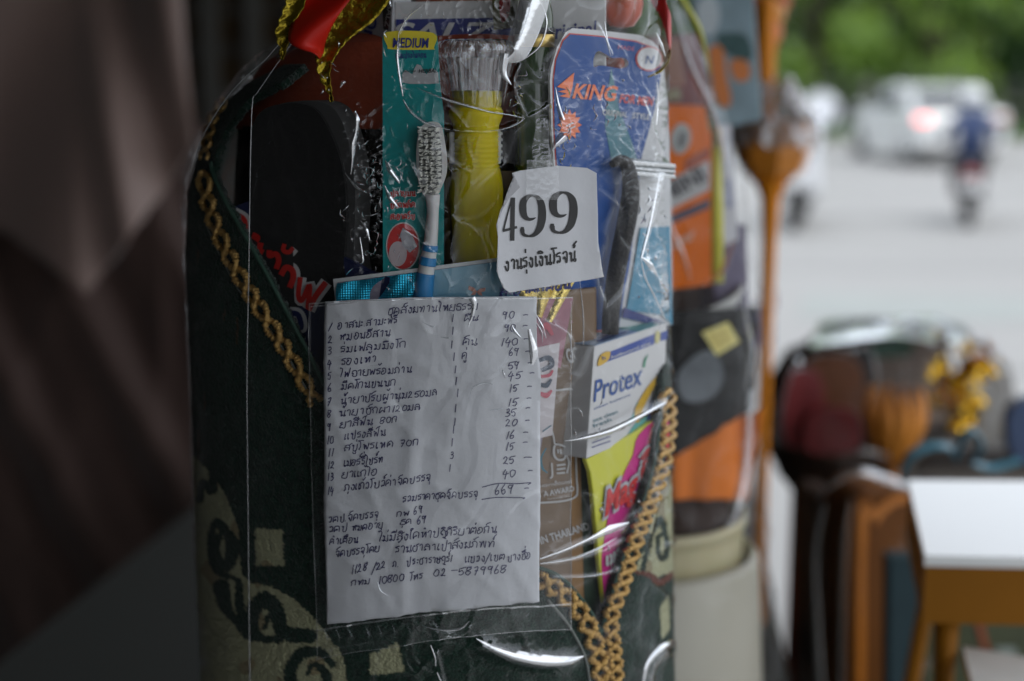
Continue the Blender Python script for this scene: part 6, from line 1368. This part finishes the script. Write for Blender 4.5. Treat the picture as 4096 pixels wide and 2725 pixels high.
t, f_ = arch(3265, 3400, 1990, 5600, 1.56, mat('umber_paint', (.045, .03, .022), .5, var=.3), 'altar_screen', 'nearly black rounded altar panel left of the dark amber one', rad=50)
rs3 = thing('red_post', 'dark red-orange post under the film dome left of the altar panels', 'post', tuple(pd_(3210, 2725, 1.83)))
p_ = pd_(3212, 1900, 1.83); tube('shaft', [(p_[0], p_[1], p_[2]), (p_[0], p_[1], .4), (p_[0], p_[1], 0)], [.014, .015, .016], mat('red_orange_paint', (.30, .06, .015), .45), rs3, 14)
lathe('foot', [(.06, 0), (.06, .01), (.03, .03), (.02, .06)], (p_[0], p_[1], 0), mat('red_orange_paint', (.30, .06, .015), .45), rs3, 20)
for px, yy in ((3385, 2000), (3262, 2050), (3330, 2020)):
    pass
SC = .78
ff = thing('film_wrap', 'hanging edges of clear film round the two rounded altar panels', 'plastic wrap', tuple(pd_(3330, 2725, 1.44)))
fk = facing(3330, 2300, 1.44, 8); fk.kind = 'plane'
for pts, wd in [([(3400, 1990), (3375, 2150), (3362, 2500), (3355, 2900)], [8, 16, 16, 14]), ([(3300, 2020), (3262, 2200), (3268, 2500), (3290, 2900)], [8, 14, 26, 40]), ([(3600, 2100), (3640, 2300), (3680, 2500), (3690, 2800)], [6, 12, 10, 16]), ([(3570, 2170), (3600, 2240), (3590, 2330), (3560, 2400)], [10, 16, 12, 6]), ([(3680, 2690), (3760, 2600), (3800, 2560)], [3, 10, 4]), ([(3300, 1960), (3420, 1890), (3560, 1930), (3660, 1960)], [5, 40, 50, 10])]:
    ribbons('crease_glint', [(smoothline(pts, 8), wd)], fk, far_glint, ff, 0, bow=.01)
tl_ = thing('teal_cloth', 'dark teal cloth hanging in the gap left of the altar table legs', 'cloth', tuple(pd_(3590, 2700, 1.42)))
ft_ = facing(3600, 2400, 1.40, 5); slab('panel', [(3560, 2230), (3680, 2230), (3740, 5900), (3540, 5900)], ft_, .02, mat('teal_dark_cloth', (.012, .035, .045), .8, var=.4, vscale=20), tl_)
ol_ = thing('olive_goods', 'olive and black wrapped goods in shadow under the altar table', 'goods', tuple(pd_(3900, 2700, 1.5)))
fo2 = facing(3900, 2500, 1.5, 0); slab('pack', [(3680, 2450), (4300, 2450), (4300, 5600), (3680, 5600)], fo2, .1, mat('olive_dark_pack', (.05, .06, .025), .5, var=.9, vscale=14), ol_)
slab('band', [(3900, 2480), (3925, 2480), (3990, 2740), (3970, 2740)], offs(fo2, .002), .002, mat('red_orange_paint', (.3, .06, .02)), ol_)
slab('blue_label', [(3980, 2590), (4060, 2590), (4080, 2700), (3990, 2700)], offs(fo2, .002), .002, mat('label_grey_green', (.25, .3, .28), .5, var=.4, vscale=60), ol_)

# ---- film dome with assorted goods
dm = thing('gift_basket', 'dark wicker gift basket of red and brown packs under the film dome', 'basket', tuple(pd_(3500, 1900, 2.3 * SC)))
wick = mat('dark_wicker', (.035, .018, .010), .7, bump=1, bscale=120, var=.5, vscale=50)
cB = pd_(3360, 1780, 2.35 * SC)
lathe('basket', np.array([(.001, -.085), (.07, -.085), (.10, -.05), (.115, 0), (.118, .012), (.110, .012), (.105, 0), (.001, -.01)]) * SC, cB, wick, dm, 48, mod=lambda th, z: 1 + .012 * np.sin(th * 24))
def packf(name, lab, cat, poly, d, col, yaw=0, th=.02, var=.35, vs=25, rough=.5):
    d = d * SC
    t = thing(name, lab, cat, tuple(pd_(np.mean([p[0] for p in poly]), max(p[1] for p in poly), d)))
    f_ = facing(np.mean([p[0] for p in poly]), np.mean([p[1] for p in poly]), d, yaw)
    slab('wrapper', arcp(poly, 4), f_, th, mat('pack_' + name + str(len(MATS)), col, rough, var=var, vscale=vs, coat=.3), t, bevel=.003); return t, f_
bst = thing('basket_stand', 'narrow dark brown stand under the gift basket', 'stand', (float(cB[0]) + .03, float(cB[1]), 0))
box('stand_body', (float(cB[0]) + .03, float(cB[1]), float(cB[2] - .085 * SC) / 2), (.11, .14, float(cB[2] - .085 * SC)), mat('stand_brown', (.03, .014, .008), .6), bst)
packf('dark_backing', 'large dark brown backing added to darken the gaps inside the film dome', 'packet', [(3160, 1400), (3700, 1375), (3800, 1420), (3800, 1880), (3110, 1880)], 2.52, (.03, .018, .012))  # backing added so the gaps between the packs look dark
packf('crimson_pack', 'crimson packet at the left inside the film dome', 'packet', [(3150, 1510), (3280, 1500), (3300, 1700), (3260, 1780), (3140, 1770)], 2.26, (.24, .02, .025))
packf('brown_pack', 'orange-brown packet next to the crimson packet inside the film dome', 'packet', [(3230, 1450), (3430, 1440), (3450, 1660), (3250, 1680)], 2.30, (.22, .075, .025))
packf('maroon_packet', 'dark maroon packet in the middle of the basket', 'packet', [(3240, 1660), (3420, 1650), (3430, 1800), (3230, 1810)], 2.24, (.17, .012, .015))
packf('black_packet', 'tall black packet right of the brown packet inside the film dome', 'packet', [(3400, 1400), (3500, 1390), (3500, 1720), (3400, 1720)], 2.33, (.025, .022, .025))
packf('grey_packet', 'grey-brown packet in the centre of the film dome', 'packet', [(3500, 1400), (3760, 1390), (3790, 1680), (3500, 1700)], 2.42, (.20, .15, .12))
packf('green_packet', 'small dark green packet at the top of the film dome', 'packet', [(3500, 1370), (3640, 1360), (3640, 1420), (3500, 1430)], 2.30, (.03, .12, .08))
packf('silver_packet', 'silver-grey tall packet right of the gold foil flowers', 'packet', [(3900, 1470), (4040, 1460), (4060, 1820), (3900, 1830)], 2.45, (.26, .25, .23), th=.02, var=.2)
packf('umber_bundle', 'dark umber bundle resting behind the pale top of the altar table', 'bundle', [(3720, 1830), (3820, 1790), (4000, 1800), (4200, 1790), (4200, 1915), (3690, 1915)], 2.3, (.035, .028, .025), rough=.3)
packf('navy_bundle', 'navy blue bundle cut by the right edge of the view', 'bundle', [(4040, 1640), (4200, 1600), (4250, 1850), (4060, 1840)], 2.1, (.02, .05, .13))
lo = thing('orange_lotus', 'orange cloth lotus on a stem in front of the film dome', 'flower', tuple(pd_(3570, 1900, 2.1 * SC)))
cL = pd_(3575, 1730, 2.12 * SC)
for i in range(12):
    aa = i * 2 * math.pi / 12; u_ = np.linspace(0, 1, 8); rr_ = .031 * np.sin(u_ * 2.2) + .003; zz_ = -.043 + .094 * u_
    L_ = np.stack([cL[0] + rr_ * math.cos(aa), cL[1] + rr_ * math.sin(aa), cL[2] + zz_], -1); tn = np.array([-math.sin(aa), math.cos(aa), 0]); wv_ = .010 * np.sin(np.pi * (u_ * .9 + .05))
    V = np.concatenate([L_ - tn * wv_[:, None], L_ + np.array([math.cos(aa), math.sin(aa), 0]) * .003, L_ + tn * wv_[:, None]]).reshape(3, 8, 3)
    o = mk('petal', V.reshape(-1, 3), gridfaces(8, 3), mat('lotus_orange', (.55, .20, .02), .5, var=.25), lo, True); s = o.modifiers.new('solid', 'SOLIDIFY'); s.thickness = .001
tube('stem', [cL + (0, 0, -.04), cL + (0.005, 0, -.09), cL + (0, 0, -.15)], .006, mat('lotus_stem', (.40, .16, .04), .5), lo, 10)
gfl = thing('gold_foil_spray', 'shiny gold foil flower spray at the right inside the film dome', 'foil flowers', tuple(pd_(3880, 1700, 2.2 * SC)))
gm4 = mat('bright_gold_foil', (.75, .47, .05), .18, metal=1.0, bump=.8, bscale=120, var=.3, vscale=40)
rs = np.random.default_rng(3)
for i in range(40):
    px, py = rs.uniform(3730, 3960), rs.uniform(1360, 1720)
    if px > 3900 and py > 1600: continue
    c_ = pd_(px, py, SC * (2.2 + rs.uniform(-.03, .03))); s_ = rs.uniform(.011, .02); V = []; Fc = []
    ax = rs.normal(size=3); ax /= np.linalg.norm(ax); u = np.cross(ax, [0, 0, 1.]); u /= np.linalg.norm(u); v = np.cross(ax, u)
    V.append(c_)
    for k in range(12):
        a_ = k * math.pi / 6; r_ = s_ * (1 if k % 2 else .55); V.append(c_ + (u * math.cos(a_) + v * math.sin(a_)) * r_ + ax * s_ * .4 * (k % 2))
    for k in range(12): Fc.append((0, 1 + k, 1 + (k + 1) % 12))
    mk('foil_flower', V, Fc, gm4, gfl)
dome_t = thing('film_dome', 'domed clear film bag over the gift basket, its top whitened to pass for sky glare', 'plastic wrap', tuple(pd_(3550, 1900, 2.3 * SC)))
cD = pd_(3560, 1760, 2.35 * SC); th = np.linspace(0, 2 * np.pi, 140, endpoint=False); V = []
for r_, z_ in [(.15, -.09), (.172, -.05), (.180, 0), (.182, .06), (.172, .12), (.150, .155), (.125, .175), (.09, .186), (.05, .192), (.02, .194)]:
    zz_ = z_ * SC; r2 = r_ * SC * (1 + .05 * np.sin(th * 5 + z_ * 20) + .03 * np.sin(th * 13 + z_ * 50) + .012 * rng.normal(size=140)); V.append(np.stack([cD[0] + r2 * np.cos(th), cD[1] + .8 * r2 * np.sin(th), cD[2] + zz_ + .004 * rng.normal(size=140)], -1))
mk('film_shell', np.array(V).reshape(-1, 3), gridfaces(140, len(V), True), farfilm, dome_t, True)
topf = film_mat('top_glare_film', gain=3.5, haze=.85, rough=.15, base_gloss=.6, bump=.5, bscale=30)  # white haze and gloss painted in as glare on the dome top
V = []
for j, (yy, dz) in enumerate(((1352, 2.2), (1325, 2.26), (1300, 2.34), (1280, 2.44), (1268, 2.5))):
    n = 40; px = np.linspace(3240 + 10 * j, 3905 - 14 * j, n); yv = yy + 26 * (np.abs(np.linspace(-1, 1, n)) ** 2.4) * (1.4 - j * .1) + 6 * np.sin(np.linspace(0, 9, n) + j); V.append(P(px, yv, SC * dz + .01 * np.sin(np.linspace(0, 14, n))))
mk('top_glare', np.array(V).reshape(-1, 3), gridfaces(40, 5), topf, dome_t, True)
fdm = facing(3450, 1600, 1.62, 0)
for pts, wd in [([(3200, 1400), (3150, 1520), (3110, 1680), (3095, 1800)], [6, 18, 16, 5]), ([(3480, 1380), (3500, 1500), (3480, 1640)], [5, 20, 6]), ([(3290, 1380), (3400, 1400), (3480, 1370)], [8, 30, 8]), ([(3640, 1420), (3600, 1560), (3640, 1700)], [4, 14, 4]),
                ([(3900, 1380), (3990, 1480), (4040, 1620)], [8, 22, 8]), ([(3180, 1440), (3200, 1450)], [26, 26]), ([(3350, 1850), (3450, 1800), (3560, 1830)], [6, 24, 6])]:
    ribbons('crease_glint', [(smoothline(pts, 8), wd)], fdm, far_glint, dome_t, 0, bow=.008)
# blue ribbon loops
br = thing('blue_ribbon', 'translucent light blue ribbon loops above the altar table', 'ribbon', tuple(pd_(3750, 1900, 1.42)))
bm_ = mat('blue_organza', (.08, .26, .36), .3, coat=.4, var=.2); fb2 = facing(3760, 1800, 1.42, 0)
for pts, wd in [([(3600, 1900), (3640, 1820), (3720, 1785), (3790, 1790), (3820, 1830)], [20, 34, 30, 26, 10]), ([(3820, 1840), (3850, 1740), (3890, 1720), (3920, 1780), (3890, 1850)], [14, 24, 20, 26, 12]), ([(3880, 1850), (3960, 1870), (4080, 1840)], [14, 28, 22])]:
    ribbons('loop', [(smoothline(pts, 10), wd)], fb2, bm_, br, 0, bow=.012)
# violet and red cloth glimpsed right of the second set
vr = thing('violet_red_cloth', 'violet and red cloth hanging behind the pedestal stem', 'cloth', tuple(pd_(3060, 1400, 2.4)))
fvv = facing(3060, 1280, 2.4, 0); slab('violet_part', [(3000, 1230), (3090, 1230), (3090, 1400), (3000, 1400)], fvv, .01, mat('violet_cloth', (.06, .05, .22), .8), vr); slab('red_part', [(3040, 1170), (3100, 1170), (3100, 1235), (3040, 1235)], fvv, .01, mat('crimson_cloth', (.25, .02, .08), .8), vr)
for o in list(bpy.data.objects):
    if o.type == 'EMPTY' and not o.children and 'label' in o: bpy.data.objects.remove(o)
